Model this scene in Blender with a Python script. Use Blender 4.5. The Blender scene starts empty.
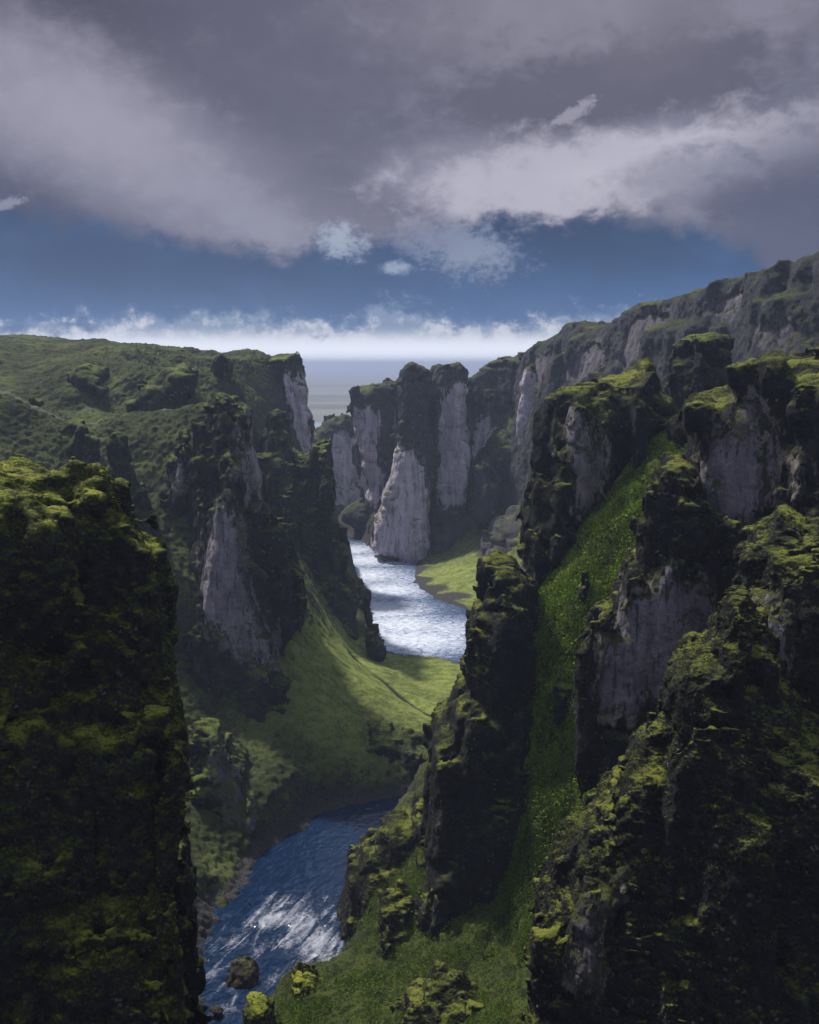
import bpy, math, random
import numpy as np
R_ = math.radians
sc = bpy.context.scene
# ------------------------------------------------------------------ camera
H = 70.0            # eye height above the river (m)
FPX = 1098.0        # focal length in pixels of the 819x1024 frame
CX, CY = 409.5, 512.0
PITCH = math.atan(147.0 / FPX)
cam = bpy.data.cameras.new('camera'); camo = bpy.data.objects.new('camera', cam)
sc.collection.objects.link(camo); sc.camera = camo
cam.sensor_fit = 'VERTICAL'; cam.sensor_height = 24.0; cam.lens = 24.0 * FPX / 1024.0
cam.clip_start = 0.5; cam.clip_end = 80000
camo.location = (0, 0, H); camo.rotation_euler = (R_(90) - PITCH, 0, 0)
# ------------------------------------------------------------------ exposure, render
sc.view_settings.view_transform = 'Standard'; sc.view_settings.look = 'None'
sc.view_settings.exposure = 0.0; sc.view_settings.gamma = 1.0
sc.render.engine = 'CYCLES'
sc.cycles.max_bounces = 4; sc.cycles.diffuse_bounces = 2; sc.cycles.volume_bounces = 0
sc.cycles.use_denoising = True
SUN_AZ, SUN_EL, SUN_STR, SUN_ANG = -44.0, 55.0, 5.2, 4.0
SKY_K = 1.0
HAZE_D = 0.00025
# ------------------------------------------------------------------ node helper
class NT:
    def __init__(s, tree): s.t = tree
    def n(s, typ, **kw):
        nd = s.t.nodes.new(typ)
        for k, v in kw.items(): setattr(nd, k, v)
        return nd
    def link(s, a, b): s.t.links.new(a, b)
    def put(s, sock, v):
        if isinstance(v, V): s.link(v.s, sock)
        elif v is not None: sock.default_value = v
    def m(s, op, a, b=None, c=None, clamp=False):
        nd = s.n('ShaderNodeMath', operation=op, use_clamp=clamp)
        for i, v in enumerate((a, b, c)):
            if v is not None: s.put(nd.inputs[i], v)
        return V(s, nd.outputs[0])
    def step(s, x, lo, hi, a=0.0, b=1.0):
        nd = s.n('ShaderNodeMapRange', interpolation_type='SMOOTHSTEP')
        for i, v in enumerate((x, lo, hi, a, b)): s.put(nd.inputs[i], v)
        return V(s, nd.outputs[0])
    def noise(s, vec, scale, detail=3.0, rough=0.5, dist=0.0, col=False):
        nd = s.n('ShaderNodeTexNoise'); s.put(nd.inputs['Vector'], vec)
        nd.inputs['Scale'].default_value = scale; nd.inputs['Detail'].default_value = detail
        nd.inputs['Roughness'].default_value = rough; nd.inputs['Distortion'].default_value = dist
        return V(s, nd.outputs['Color' if col else 'Fac'])
    def voro(s, vec, scale, feature='F1', out='Distance', smooth=None, rnd=1.0):
        nd = s.n('ShaderNodeTexVoronoi', feature=feature); s.put(nd.inputs['Vector'], vec)
        nd.inputs['Scale'].default_value = scale; nd.inputs['Randomness'].default_value = rnd
        if smooth is not None: nd.inputs['Smoothness'].default_value = smooth
        return V(s, nd.outputs[out])
    def mix(s, f, a, b):
        nd = s.n('ShaderNodeMix', data_type='RGBA'); s.put(nd.inputs[0], f)
        for i, v in ((6, a), (7, b)):
            if isinstance(v, tuple): nd.inputs[i].default_value = (*v, 1)
            else: s.put(nd.inputs[i], v)
        return V(s, nd.outputs[2])
    def comb(s, x, y, z):
        nd = s.n('ShaderNodeCombineXYZ')
        for i, v in enumerate((x, y, z)): s.put(nd.inputs[i], v)
        return V(s, nd.outputs[0])
    def vmul(s, v, k):
        nd = s.n('ShaderNodeVectorMath', operation='MULTIPLY'); s.put(nd.inputs[0], v)
        nd.inputs[1].default_value = k; return V(s, nd.outputs[0])
    def vadd(s, a, b):
        nd = s.n('ShaderNodeVectorMath', operation='ADD'); s.put(nd.inputs[0], a); s.put(nd.inputs[1], b)
        return V(s, nd.outputs[0])
    def sep(s, v):
        nd = s.n('ShaderNodeSeparateXYZ'); s.put(nd.inputs[0], v); return [V(s, o) for o in nd.outputs]
    def curve(s, x, pts, lo, hi):
        """piecewise-linear-ish map of x through pts (x,y); y in lo..hi"""
        x0, x1 = pts[0][0], pts[-1][0]
        t = (x - x0) * (1.0 / (x1 - x0))
        nd = s.n('ShaderNodeValToRGB'); cr = nd.color_ramp; cr.interpolation = 'B_SPLINE' if len(pts) < 3 else 'EASE'
        while len(cr.elements) < len(pts): cr.elements.new(0.5)
        for e, (a, b) in zip(cr.elements, pts):
            e.position = (a - x0) / (x1 - x0)
        for e, (a, b) in zip(cr.elements, pts):
            g = (b - lo) / (hi - lo); e.color = (g, g, g, 1)
        s.put(nd.inputs[0], t)
        return V(s, nd.outputs[0]) * (hi - lo) + lo
class V:
    def __init__(s, nt, sock): s.nt, s.s = nt, sock
    def __add__(s, o): return s.nt.m('ADD', s, o)
    __radd__ = __add__
    def __sub__(s, o): return s.nt.m('SUBTRACT', s, o)
    def __rsub__(s, o): return s.nt.m('SUBTRACT', o, s)
    def __mul__(s, o): return s.nt.m('MULTIPLY', s, o)
    __rmul__ = __mul__
# ------------------------------------------------------------------ pixel -> world helpers
def ray(px, py):
    a, b = (px - CX) / FPX, (CY - py) / FPX
    cp, sp = math.cos(PITCH), math.sin(PITCH)
    return np.array((a, cp + b * sp, -sp + b * cp))
def on_z(px, py, z=0.0):
    d = ray(px, py); t = (z - H) / d[2]; return np.array((d[0] * t, d[1] * t, z))
def on_d(px, py, D):
    d = ray(px, py); t = D / math.hypot(d[0], d[1]); return np.array((d[0] * t, d[1] * t, H + d[2] * t))
def sky_ae(px, py):
    d = ray(px, py); return math.degrees(math.atan2(d[0], d[1])), math.degrees(math.atan2(d[2], math.hypot(d[0], d[1])))
# ------------------------------------------------------------------ world: Nishita sky under a broken cloud deck
world = bpy.data.worlds.new('World'); sc.world = world; world.use_nodes = True
wt = world.node_tree; wt.nodes.clear(); W = NT(wt)
def build_sky():
    out = W.n('ShaderNodeOutputWorld'); bg = W.n('ShaderNodeBackground')
    sky = W.n('ShaderNodeTexSky', sky_type='NISHITA'); sky.sun_disc = False
    sky.sun_elevation = R_(SUN_EL); sky.sun_rotation = R_(SUN_AZ)
    tc = W.n('ShaderNodeTexCoord'); d = V(W, tc.outputs['Generated'])
    x, y, z = W.sep(d)
    A = W.m('ARCTAN2', x, y) * (180 / math.pi)
    E = W.m('ARCSINE', W.m('MAXIMUM', W.m('MINIMUM', z, 1.0), -1.0)) * (180 / math.pi)
    P = W.comb(A, E * 1.5, 0.0)
    n1 = W.noise(P, 0.16, 6, 0.55, 0.25); n2 = W.noise(P, 0.55, 6, 0.6, 0.3); n3 = W.noise(W.comb(A * 0.6, E * 1.6, 7.0), 0.22, 5, 0.5)
    n4 = W.noise(W.comb(A, E * 1.2, 3.0), 1.1, 7, 0.62, 0.2)
    n5 = W.noise(P, 2.6, 5, 0.65, 0.3)
    def ramp(points): return [sky_ae(*p) for p in points]
    # top of the far white cloud bank, underside of the grey deck: elevation against azimuth
    lowp = ramp([(-400, 318), (0, 325), (70, 318), (150, 311), (225, 308), (280, 312), (330, 322), (352, 318), (382, 297), (420, 306), (470, 318), (520, 319), (560, 311), (620, 308), (700, 312), (1200, 300)])
    low = W.curve(A, lowp, -1, 6)
    upp = ramp([(-400, 205), (-60, 200), (0, 200), (60, 208), (130, 220), (200, 236), (290, 246), (330, 226), (380, 232), (430, 228), (470, 214), (495, 206), (560, 214), (605, 207), (640, 210), (690, 216), (740, 235), (790, 278), (900, 300), (1200, 300)])
    up = W.curve(A, upp, -1, 12)
    def ell(px, py, rx, ry, rot=0.0, soft=0.6, nz=1.0):
        a, e = sky_ae(px, py); k = math.degrees(1 / FPX); c, s_ = math.cos(R_(rot)), math.sin(R_(rot))
        da = A - a; de = E - e
        p = (da * c - de * s_) * (1 / (rx * k)); q = (da * s_ + de * c) * (1 / (ry * k))
        r = W.m('SQRT', p * p + q * q) + ((n4 - 0.5) * 2.4 + (n5 - 0.5) * 2.0 if min(rx, ry) < 20 else (n1 - 0.5) * (1.6 * nz) + (n2 - 0.5) * (2.0 * nz) + (n4 - 0.5) * (0.7 * nz))
        return W.step(r, 1 + soft / 2, 1 - soft / 2)
    C = lambda r, g, b: tuple(((v / 255 + 0.055) / 1.055) ** 2.4 * 10 for v in (r, g, b))   # displayed tone -> x10 (Background strength is 0.1)
    # grey deck
    deck = W.mix(W.step(n3, 0.3, 0.72), C(97, 99, 118), C(126, 126, 145))
    deck = W.mix(W.step(n1, 0.42, 0.75) * 0.45, deck, C(150, 147, 163))
    deck = W.mix(W.step(n2, 0.5, 0.72) * 0.35, deck, C(146, 146, 165))
    deck = W.mix(W.step(n2, 0.5, 0.3) * 0.35, deck, C(86, 88, 108))
    deck = W.mix(ell(560, 25, 240, 55, 0, 1.7, 0.7) * 0.7, deck, C(139, 136, 151))
    deck = W.mix(ell(100, 5, 220, 70, 12, 1.8, 0.6) * 0.85, deck, C(74, 73, 90))
    deck = W.mix(ell(300, 110, 150, 110, 35, 1.7, 0.6) * 0.75, deck, C(100, 100, 119))
    deck = W.mix(ell(40, 215, 190, 34, 12, 1.5, 0.8) * 0.85, deck, C(78, 84, 109))
    deck = W.mix(ell(135, 150, 200, 50, 30, 1.9, 0.7) * 0.8, deck, C(148, 147, 166))
    deck = W.mix(ell(80, 115, 100, 45, 20, 1.9, 0.7) * 0.6, deck, C(166, 163, 179))
    deck = W.mix(ell(250, 215, 70, 20, 25, 1.4, 0.8) * 0.6, deck, C(150, 150, 168))
    deck = W.mix(ell(600, 95, 160, 40, -5, 0.9, 0.9) * 0.92, deck, C(97, 97, 114))
    deck = W.mix(ell(660, 40, 60, 25, -30, 1.2, 0.9) * 0.5, deck, C(112, 110, 126))
    deck = W.mix(ell(610, 168, 165, 34, -7, 1.0, 0.9) * 0.95, deck, C(186, 184, 199))
    deck = W.mix(ell(560, 185, 90, 22, 0, 0.9) * 0.6, deck, C(198, 196, 208))
    deck = W.mix(ell(500, 178, 100, 32, 0, 1.3) * 0.55, deck, C(172, 170, 187))
    deck = W.mix(ell(700, 172, 85, 20, -6, 1.2) * 0.75, deck, C(136, 136, 154))
    deck = W.mix(ell(575, 112, 22, 6, -25, 0.9, 0.5) * 0.6, deck, C(172, 170, 186))
    deck = W.mix(ell(790, 222, 80, 60, 0, 1.2) * 0.85, deck, C(88, 94, 118))
    # blue gap: the clear Nishita sky deep under the deck, dulled by rain haze
    blue = W.mix(W.step(E, 1.5, 8.0), C(54, 98, 152), C(28, 52, 94))
    blue = W.mix(W.step(n1, 0.42, 0.66) * 0.4, blue, C(68, 100, 146))
    blue = W.mix(ell(120, 262, 260, 30, 3, 1.8, 0.8) * 0.6, blue, C(42, 64, 102))
    blue = W.mix(ell(640, 235, 90, 28, 0, 1.8, 0.8) * 0.6, blue, C(40, 62, 98))
    nm = W.n('ShaderNodeMix', data_type='RGBA', blend_type='MIX'); nm.inputs[0].default_value = 0.05
    W.put(nm.inputs[6], blue); W.link(sky.outputs[0], nm.inputs[7]); blue = V(W, nm.outputs[2])
    wob = (n2 - 0.5) * 3.0 + (n4 - 0.5) * 1.8
    gap = W.step(up - E + wob * 0.75, -0.2, 1.1)
    col = W.mix(gap, deck, blue)
    col = W.mix(ell(466, 250, 40, 19.9, 12, 1.5) * 0.8, col, C(146, 156, 180))
    col = W.mix(ell(430, 240, 40, 14, 0, 1.5) * 0.6, col, C(122, 130, 156))
    col = W.mix(ell(341, 240, 20, 13, 20, 1.4) * 0.85, col, C(165, 176, 196))
    col = W.mix(ell(398, 268, 13, 5, 0, 1.5) * 0.8, col, C(160, 172, 196))
    col = W.mix(ell(10, 203, 14, 5, -25, 0.8, 0.6) * 0.5, col, C(170, 172, 190))
    lowm = W.step(low - E + (n4 - 0.5) * 3.0 + (n2 - 0.5) * 2.6, -0.25, 0.85)
    lcol = W.mix(W.step(n4 + (2.0 - E) * 0.12, 0.45, 0.72), C(128, 148, 178), C(212, 215, 226))
    lcol = W.mix(W.step(E, 2.1, 0.9), lcol, C(206, 211, 221))
    lcol = W.mix(W.step(E, 1.9, 0.0) * 0.9, lcol, (17.0, 17.3, 18.2))
    col = W.mix(lowm, col, lcol)
    # whole-sky continuation: brighter broken overcast overhead
    hi = W.mix(W.step(n3, 0.35, 0.7), (4.2, 4.6, 5.5), (7.6, 7.9, 8.8))
    hi = W.mix(W.step(W.noise(d, 2.2, 5, 0.55), 0.35, 0.65), hi, (4.1, 5.0, 7.0))
    col = W.mix(W.step(E, 20, 42), col, hi)
    W.put(bg.inputs['Color'], col); bg.inputs['Strength'].default_value = 0.1 * SKY_K
    W.link(bg.outputs[0], out.inputs['Surface'])
build_sky()
world.cycles.sampling_method = 'MANUAL'; world.cycles.sample_map_resolution = 512
# ------------------------------------------------------------------ sun
sl = bpy.data.lights.new('sun', 'SUN'); sl.energy = SUN_STR; sl.angle = R_(SUN_ANG); sl.color = (1.0, 0.95, 0.86)
so = bpy.data.objects.new('sun', sl); sc.collection.objects.link(so); so.location = (0, 0, 300)
_a, _e = R_(SUN_AZ), R_(SUN_EL)
from mathutils import Vector
so.rotation_euler = Vector((math.sin(_a) * math.cos(_e), math.cos(_a) * math.cos(_e), math.sin(_e))).to_track_quat('Z', 'Y').to_euler()
# ------------------------------------------------------------------ numpy noise
rng = np.random.default_rng(11)
TAB = (rng.random((64, 64, 64), dtype=np.float32) * 2 - 1)
def vn(x, y, z):
    xf, yf, zf = np.floor(x), np.floor(y), np.floor(z)
    fx, fy, fz = x - xf, y - yf, z - zf
    xi, yi, zi = xf.astype(np.int32) & 63, yf.astype(np.int32) & 63, zf.astype(np.int32) & 63
    fx = fx * fx * fx * (fx * (fx * 6 - 15) + 10); fy = fy * fy * fy * (fy * (fy * 6 - 15) + 10); fz = fz * fz * fz * (fz * (fz * 6 - 15) + 10)
    x1, y1, z1 = (xi + 1) & 63, (yi + 1) & 63, (zi + 1) & 63
    T = TAB
    a = T[xi, yi, zi] * (1 - fx) + T[x1, yi, zi] * fx; b = T[xi, y1, zi] * (1 - fx) + T[x1, y1, zi] * fx
    c = T[xi, yi, z1] * (1 - fx) + T[x1, yi, z1] * fx; d = T[xi, y1, z1] * (1 - fx) + T[x1, y1, z1] * fx
    return (a * (1 - fy) + b * fy) * (1 - fz) + (c * (1 - fy) + d * fy) * fz
def fbm(x, y, z, o=3, g=0.5):
    r = 0; a = 1.0
    for i in range(o):
        r = r + a * vn(x + 17.3 * i, y + 5.1 * i, z + 9.7 * i); x, y, z = x * 2.03, y * 2.03, z * 2.03; a *= g
    return r
def cells(x, y, k=0):
    xi, yi = np.floor(x).astype(np.int32), np.floor(y).astype(np.int32)
    f1 = np.full(x.shape, 9.0, np.float32); f2 = f1.copy(); r = np.zeros_like(f1)
    for dx in (-1, 0, 1):
        for dy in (-1, 0, 1):
            cx, cy = xi + dx, yi + dy; a, b = cx & 63, cy & 63
            d = np.hypot(cx + 0.5 + 0.42 * TAB[a, b, (k + 1) & 63] - x, cy + 0.5 + 0.42 * TAB[a, b, (k + 2) & 63] - y).astype(np.float32)
            m = d < f1; f2 = np.where(m, f1, np.minimum(f2, d)); r = np.where(m, TAB[a, b, (k + 3) & 63], r); f1 = np.where(m, d, f1)
    return f1, f2, r
def sstep(x, a, b):
    t = np.clip((x - a) / (b - a), 0, 1); return t * t * (3 - 2 * t)
def poly_sdf(px, py, poly):
    """signed distance (negative inside) of points to a closed polygon"""
    d = np.full(px.shape, 1e18, np.float64); ins = np.zeros(px.shape, bool); n = len(poly)
    for i in range(n):
        ax, ay = poly[i]; bx, by = poly[(i + 1) % n]
        ex, ey = bx - ax, by - ay; l2 = ex * ex + ey * ey + 1e-12
        t = np.clip(((px - ax) * ex + (py - ay) * ey) / l2, 0, 1)
        dx, dy = px - ax - t * ex, py - ay - t * ey
        d = np.minimum(d, dx * dx + dy * dy)
        if ay != by: ins ^= ((ay > py) != (by > py)) & (px < ex * (py - ay) / (by - ay) + ax)
    d = np.sqrt(d); return np.where(ins, -d, d)
def smax(a, b, k):
    h = np.maximum(k - np.abs(a - b), 0) / k; return np.maximum(a, b) + h * h * k * 0.25
def smin(a, b, k): return -smax(-a, -b, k)
def surface_nets(F, o, h):
    """naive surface nets: F sampled on a regular grid -> (verts, quads)"""
    F = F.copy(); big = np.float32(1.0)
    for ax in range(3):
        s = [slice(None)] * 3
        for e in (0, -1):
            s[ax] = e; F[tuple(s)] = np.maximum(F[tuple(s)], big)
    ins = F < 0; cnt = np.zeros(tuple(n - 1 for n in F.shape), np.int8)
    for i in (0, 1):
        for j in (0, 1):
            for k in (0, 1): cnt += ins[i:F.shape[0] - 1 + i, j:F.shape[1] - 1 + j, k:F.shape[2] - 1 + k]
    act = (cnt > 0) & (cnt < 8); idx = np.argwhere(act)
    ids = np.full(cnt.shape, -1, np.int32); ids[act] = np.arange(len(idx), dtype=np.int32)
    pos = np.zeros((len(idx), 3)); w = np.zeros(len(idx))
    cor = [(i, j, k) for i in (0, 1) for j in (0, 1) for k in (0, 1)]
    val = {c: F[idx[:, 0] + c[0], idx[:, 1] + c[1], idx[:, 2] + c[2]] for c in cor}
    for a in cor:
        for ax in range(3):
            if a[ax]: continue
            b = list(a); b[ax] = 1; b = tuple(b); fa, fb = val[a], val[b]
            cr = (fa < 0) != (fb < 0); t = fa / np.where(cr, fa - fb, 1)
            p = np.tile(np.array(a, float), (len(idx), 1)); p[:, ax] += t
            pos += p * cr[:, None]; w += cr
    verts = (idx + pos / w[:, None]) * h + o
    quads = []
    for ax in range(3):
        u, v = (ax + 1) % 3, (ax + 2) % 3
        s0 = [slice(1, -1)] * 3; s1 = [slice(1, -1)] * 3; s0[ax] = slice(0, -1); s1[ax] = slice(1, None)
        A_, B_ = ins[tuple(s0)], ins[tuple(s1)]; e = np.argwhere(A_ != B_)
        if not len(e): continue
        fl = A_[tuple(e.T)]; off = np.array([1, 1, 1]); off[ax] = 0; e = e + off
        def cell(du, dv):
            c = e.copy(); c[:, u] += du; c[:, v] += dv; return ids[tuple(c.T)]
        q = np.stack([cell(-1, -1), cell(0, -1), cell(0, 0), cell(-1, 0)], 1)
        q[~fl] = q[~fl][:, ::-1]; quads.append(q)
    quads = np.concatenate(quads); quads = quads[(quads >= 0).all(1)]
    return verts, quads
def largest_piece(v, q):
    """drop loose islands: label propagation over quads"""
    lab = np.arange(len(v))
    for it in range(400):
        m = lab[q].min(1); new = lab.copy()
        for c in range(4): np.minimum.at(new, q[:, c], m)
        new = new[new]
        if (new == lab).all(): break
        lab = new
    ul, ct = np.unique(lab, return_counts=True); keep = lab == ul[ct.argmax()]
    q = q[keep[q[:, 0]]]; mp = np.cumsum(keep) - 1
    return v[keep], mp[q]
# ------------------------------------------------------------------ object helpers
def catmull_clark(v, q):
    n = len(v); m = len(q); fp = v[q].mean(1)
    a, b = q, np.roll(q, -1, 1); key = np.minimum(a, b).astype(np.int64) * n + np.maximum(a, b)
    uk, inv, cnt = np.unique(key.ravel(), return_inverse=True, return_counts=True); inv = inv.reshape(-1); ne = len(uk)
    i0, i1 = uk // n, uk % n; mid = (v[i0] + v[i1]) * 0.5
    fr = np.repeat(fp, 4, 0); fs = np.stack([np.bincount(inv, fr[:, c], ne) for c in range(v.shape[1])], 1)
    ep = np.where((cnt >= 2)[:, None], (mid * 2 + fs / cnt[:, None] * 2) / 4, mid)
    vc = np.bincount(q.ravel(), minlength=n).astype(float); ec = np.bincount(i0, minlength=n) + np.bincount(i1, minlength=n)
    Fv = np.stack([np.bincount(q.ravel(), fr[:, c], n) for c in range(v.shape[1])], 1) / np.maximum(vc, 1)[:, None]
    Rv = np.stack([np.bincount(i0, mid[:, c], n) + np.bincount(i1, mid[:, c], n) for c in range(v.shape[1])], 1) / np.maximum(ec, 1)[:, None]
    vp = np.where((vc == ec)[:, None] & (vc > 2)[:, None], (Fv + 2 * Rv + (vc[:, None] - 3) * v) / np.maximum(vc, 1)[:, None], v)
    e = inv.reshape(m, 4) + n; f = np.arange(m) + n + ne
    nq = np.stack([np.stack([q[:, i], e[:, i], f, e[:, i - 1]], 1) for i in range(4)], 1).reshape(-1, 4)
    return np.concatenate([vp, ep, fp]), nq.astype(np.int32)
def mesh_obj(name, verts, faces, mat, loc=(0, 0, 0), parent=None, dice=None, smooth=True, attrs=None):
    if dice:
        ks = list((attrs or {}).keys()); vv = np.concatenate([np.asarray(verts, float)] + [np.asarray(attrs[k_], float).reshape(-1, 1) for k_ in ks], 1)
        for _ in range(int(dice)): vv, faces = catmull_clark(vv, np.asarray(faces))
        verts = vv[:, :3]; attrs = {k_: vv[:, 3 + i] for i, k_ in enumerate(ks)}
    me = bpy.data.meshes.new(name); v = (np.asarray(verts) - np.asarray(loc)).astype(np.float32)
    f = np.asarray(faces, dtype=np.int32); k = f.shape[1]
    me.vertices.add(len(v)); me.vertices.foreach_set('co', v.ravel())
    me.loops.add(f.size); me.loops.foreach_set('vertex_index', f.ravel())
    me.polygons.add(len(f)); me.polygons.foreach_set('loop_start', np.arange(0, f.size, k, dtype=np.int32))
    me.polygons.foreach_set('use_smooth', np.full(len(f), smooth))
    me.update(calc_edges=True); me.validate()
    for an, av in (attrs or {}).items():
        a = me.attributes.new(an, 'FLOAT', 'POINT'); a.data.foreach_set('value', np.asarray(av, np.float32))
    me.materials.append(mat)
    o = bpy.data.objects.new(name, me); sc.collection.objects.link(o)
    if parent is not None: o.parent = parent
    else: o.location = loc
    return o
def tag(o, label=None, cat=None, group=None, kind=None):
    for k, v in (('label', label), ('category', cat), ('group', group), ('kind', kind)):
        if v: o[k] = v
    return o
# ------------------------------------------------------------------ materials
def new_mat(name, disp=True):
    m = bpy.data.materials.new(name); m.use_nodes = True; m.node_tree.nodes.clear()
    N = NT(m.node_tree); out = N.n('ShaderNodeOutputMaterial'); b = N.n('ShaderNodeBsdfPrincipled')
    N.link(b.outputs[0], out.inputs['Surface'])
    if disp: m.displacement_method = 'DISPLACEMENT'
    g = N.n('ShaderNodeNewGeometry')
    return m, N, out, b, V(N, g.outputs['Position']), V(N, g.outputs['Normal'])
def displace(N, out, h):
    d = N.n('ShaderNodeDisplacement'); d.inputs['Midlevel'].default_value = 0.0; d.inputs['Scale'].default_value = 1.0
    N.put(d.inputs['Height'], h); N.link(d.outputs[0], out.inputs['Displacement'])
MOSS_DARK, MOSS_MID, MOSS_LIT, MOSS_HIGHLIGHT = (0.011, 0.015, 0.005), (0.031, 0.042, 0.010), (0.080, 0.100, 0.019), (0.155, 0.178, 0.034)  # moss tones from crevice shade to highlight: light painted into the colour
def bump(N, b, h, dist):
    nd = N.n('ShaderNodeBump'); nd.inputs['Strength'].default_value = 1.0; nd.inputs['Distance'].default_value = dist
    N.put(nd.inputs['Height'], h); N.link(nd.outputs[0], b.inputs['Normal'])
def moss_rock(name, s, thr=0.25, tone=1.0, dark=(0.016, 0.016, 0.019), amp=1.0, tint=(1, 1, 1), top=1.0):
    """s: size of the moss cushions in metres; thr: how level the ground must be before moss takes it"""
    m, N, out, b, P, Nn = new_mat(name)
    nz = N.sep(Nn)[2]
    big = N.noise(P, 0.16 / s, 3, 0.55); mid = N.noise(P, 0.8 / s, 5, 0.65); fine = N.noise(P, 3.6 / s, 5, 0.72)
    moss = N.step(nz + (big - 0.5) * 0.8 + (mid - 0.5) * 1.1 + (fine - 0.5) * 0.9, thr - 0.30, thr + 0.34)
    tt = lambda c, k=1.0: tuple(v * tone * k * w for v, w in zip(c, tint))
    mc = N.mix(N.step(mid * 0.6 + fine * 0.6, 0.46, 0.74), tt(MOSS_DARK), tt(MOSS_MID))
    mc = N.mix(N.step(nz * 0.55 + (big - 0.5) * 0.9 + (mid - 0.5) * 0.7 + (fine - 0.5) * 0.9, 0.22, 0.68), mc, tt(MOSS_LIT))  # upward faces take the lit tone, top light painted in
    mc = N.mix(N.step(nz * 0.9 + (big - 0.5) * 1.1 + (fine - 0.5) * 0.8, 0.72, 1.05) * top, mc, tt(MOSS_HIGHLIGHT))  # painted highlight on the most level tops
    mc = N.mix(N.step(N.noise(P, 0.45 / s, 4, 0.65), 0.56, 0.7) * 0.55, mc, tt((0.050, 0.038, 0.014)))
    rc = N.mix(N.step(mid * 0.5 + fine * 0.5, 0.38, 0.64), tuple(v * 0.55 for v in dark), tuple(v * 2.0 for v in dark))
    rc = N.mix(N.step(N.noise(N.vmul(P, (1, 1, 0.3)), 0.5 / s, 5, 0.7), 0.57, 0.72) * 0.5, rc, tuple(v * 4.5 for v in dark))
    rc = N.mix(N.step(fine + (big - 0.5) * 0.9, 0.56, 0.80) * 0.7, rc, tt((0.034, 0.036, 0.010)))
    spk = N.sep(N.voro(P, 3.4 / s, 'F1', 'Color'))[0]
    rc = N.mix(N.step(spk, 0.955, 0.975) * N.step(big, 0.46, 0.6) * 0.55, rc, (0.26, 0.25, 0.27))
    a = N.n('ShaderNodeAttribute', attribute_name='pale'); pl_ = V(N, a.outputs['Fac'])
    vs_ = N.noise(N.vmul(P, (1, 1, 0.22)), 0.9 / s, 6, 0.72)
    rc = N.mix(N.step(pl_ * 0.75 + (vs_ - 0.5) * 1.5, 0.42, 0.62), rc, N.mix(N.step(fine, 0.35, 0.65), tt((0.10, 0.095, 0.105)), tt((0.24, 0.225, 0.25))))
    N.put(b.inputs['Base Color'], N.mix(moss, rc, mc)); b.inputs['Roughness'].default_value = 0.9
    b.inputs['Specular IOR Level'].default_value = 0.15
    bump(N, b, N.noise(P, 6.0 / s, 4, 0.75), 0.22 * s)
    warp = N.vadd(P, N.vmul(N.noise(P, 0.8 / s, 2, 0.5, col=True), (1.1 * s,) * 3))
    cush = N.voro(warp, 0.85 / s); cush2 = N.voro(warp, 2.3 / s)
    h = (0.55 - cush) * (0.30 * s) + (0.4 - cush2) * (0.12 * s) + (mid - 0.5) * (0.36 * s) + (fine - 0.5) * (0.14 * s)
    rough = (N.noise(P, 1.4 / s, 6, 0.75) - 0.5) * (0.95 * s) - N.voro(N.vmul(warp, (1, 1, 0.5)), 1.1 / s) * (0.25 * s)
    displace(N, out, (rough + moss * (h - rough) + moss * (0.12 * s)) * amp)
    return m
def bare_rock(name, s, tone=1.0, tint=(0.98, 0.94, 1.10)):
    m, N, out, b, P, Nn = new_mat(name)
    Ps = N.vmul(P, (1, 1, 0.16))
    stain = N.noise(Ps, 0.6 / s, 6, 0.68, 0.4); big = N.noise(P, 0.3 / s, 4, 0.6); fine = N.noise(P, 3.0 / s, 6, 0.75)
    crack = N.noise(N.vmul(P, (1, 1, 0.14)), 1.3 / s, 6, 0.7, 0.3); hor = N.noise(N.vmul(P, (0.25, 0.25, 1)), 1.0 / s, 4, 0.6)
    tt = lambda c: tuple(v * tone * w for v, w in zip(c, tint))
    col = N.mix(N.step(stain, 0.32, 0.62), tt((0.18, 0.165, 0.17)), tt((0.40, 0.365, 0.37)))
    col = N.mix(N.step(fine, 0.48, 0.72) * 0.6, col, tt((0.47, 0.43, 0.43)))
    col = N.mix(N.step(fine, 0.46, 0.30) * 0.6, col, tt((0.10, 0.09, 0.095)))
    col = N.mix(N.step(crack, 0.55, 0.66) * 0.85, col, tt((0.055, 0.05, 0.055)))
    col = N.mix(N.step(hor + (fine - 0.5) * 0.6, 0.60, 0.72) * 0.5, col, tt((0.07, 0.065, 0.065)))
    col = N.mix(N.step(big + (fine - 0.5) * 0.9, 0.58, 0.74) * 0.75, col, tt((0.045, 0.045, 0.03)))
    a = N.n('ShaderNodeAttribute', attribute_name='edge'); ed = V(N, a.outputs['Fac'])
    nz = N.sep(Nn)[2]
    col = N.mix(N.step(ed * 0.8 + (N.noise(N.vmul(P, (1, 1, 0.22)), 0.8 / s, 6, 0.75) - 0.5) * 1.6, 0.60, 0.78), col, N.mix(N.step(fine, 0.4, 0.62), (0.016, 0.016, 0.017), (0.048, 0.05, 0.022)))
    col = N.mix(N.step(nz + (fine - 0.5) * 0.8 + (big - 0.5) * 0.8, 0.40, 0.62), col, (0.05, 0.056, 0.014))
    N.put(b.inputs['Base Color'], col); b.inputs['Roughness'].default_value = 0.85
    b.inputs['Specular IOR Level'].default_value = 0.2
    bump(N, b, fine, 0.25 * s)
    bl = N.voro(N.vmul(P, (1, 1, 0.4)), 0.7 / s, 'F1')
    displace(N, out, (crack - 0.5) * (-0.8 * s) + (fine - 0.5) * (0.25 * s) + bl * (0.35 * s) + (stain - 0.5) * (0.35 * s) + (hor - 0.5) * (-0.3 * s))
    return m
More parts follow.
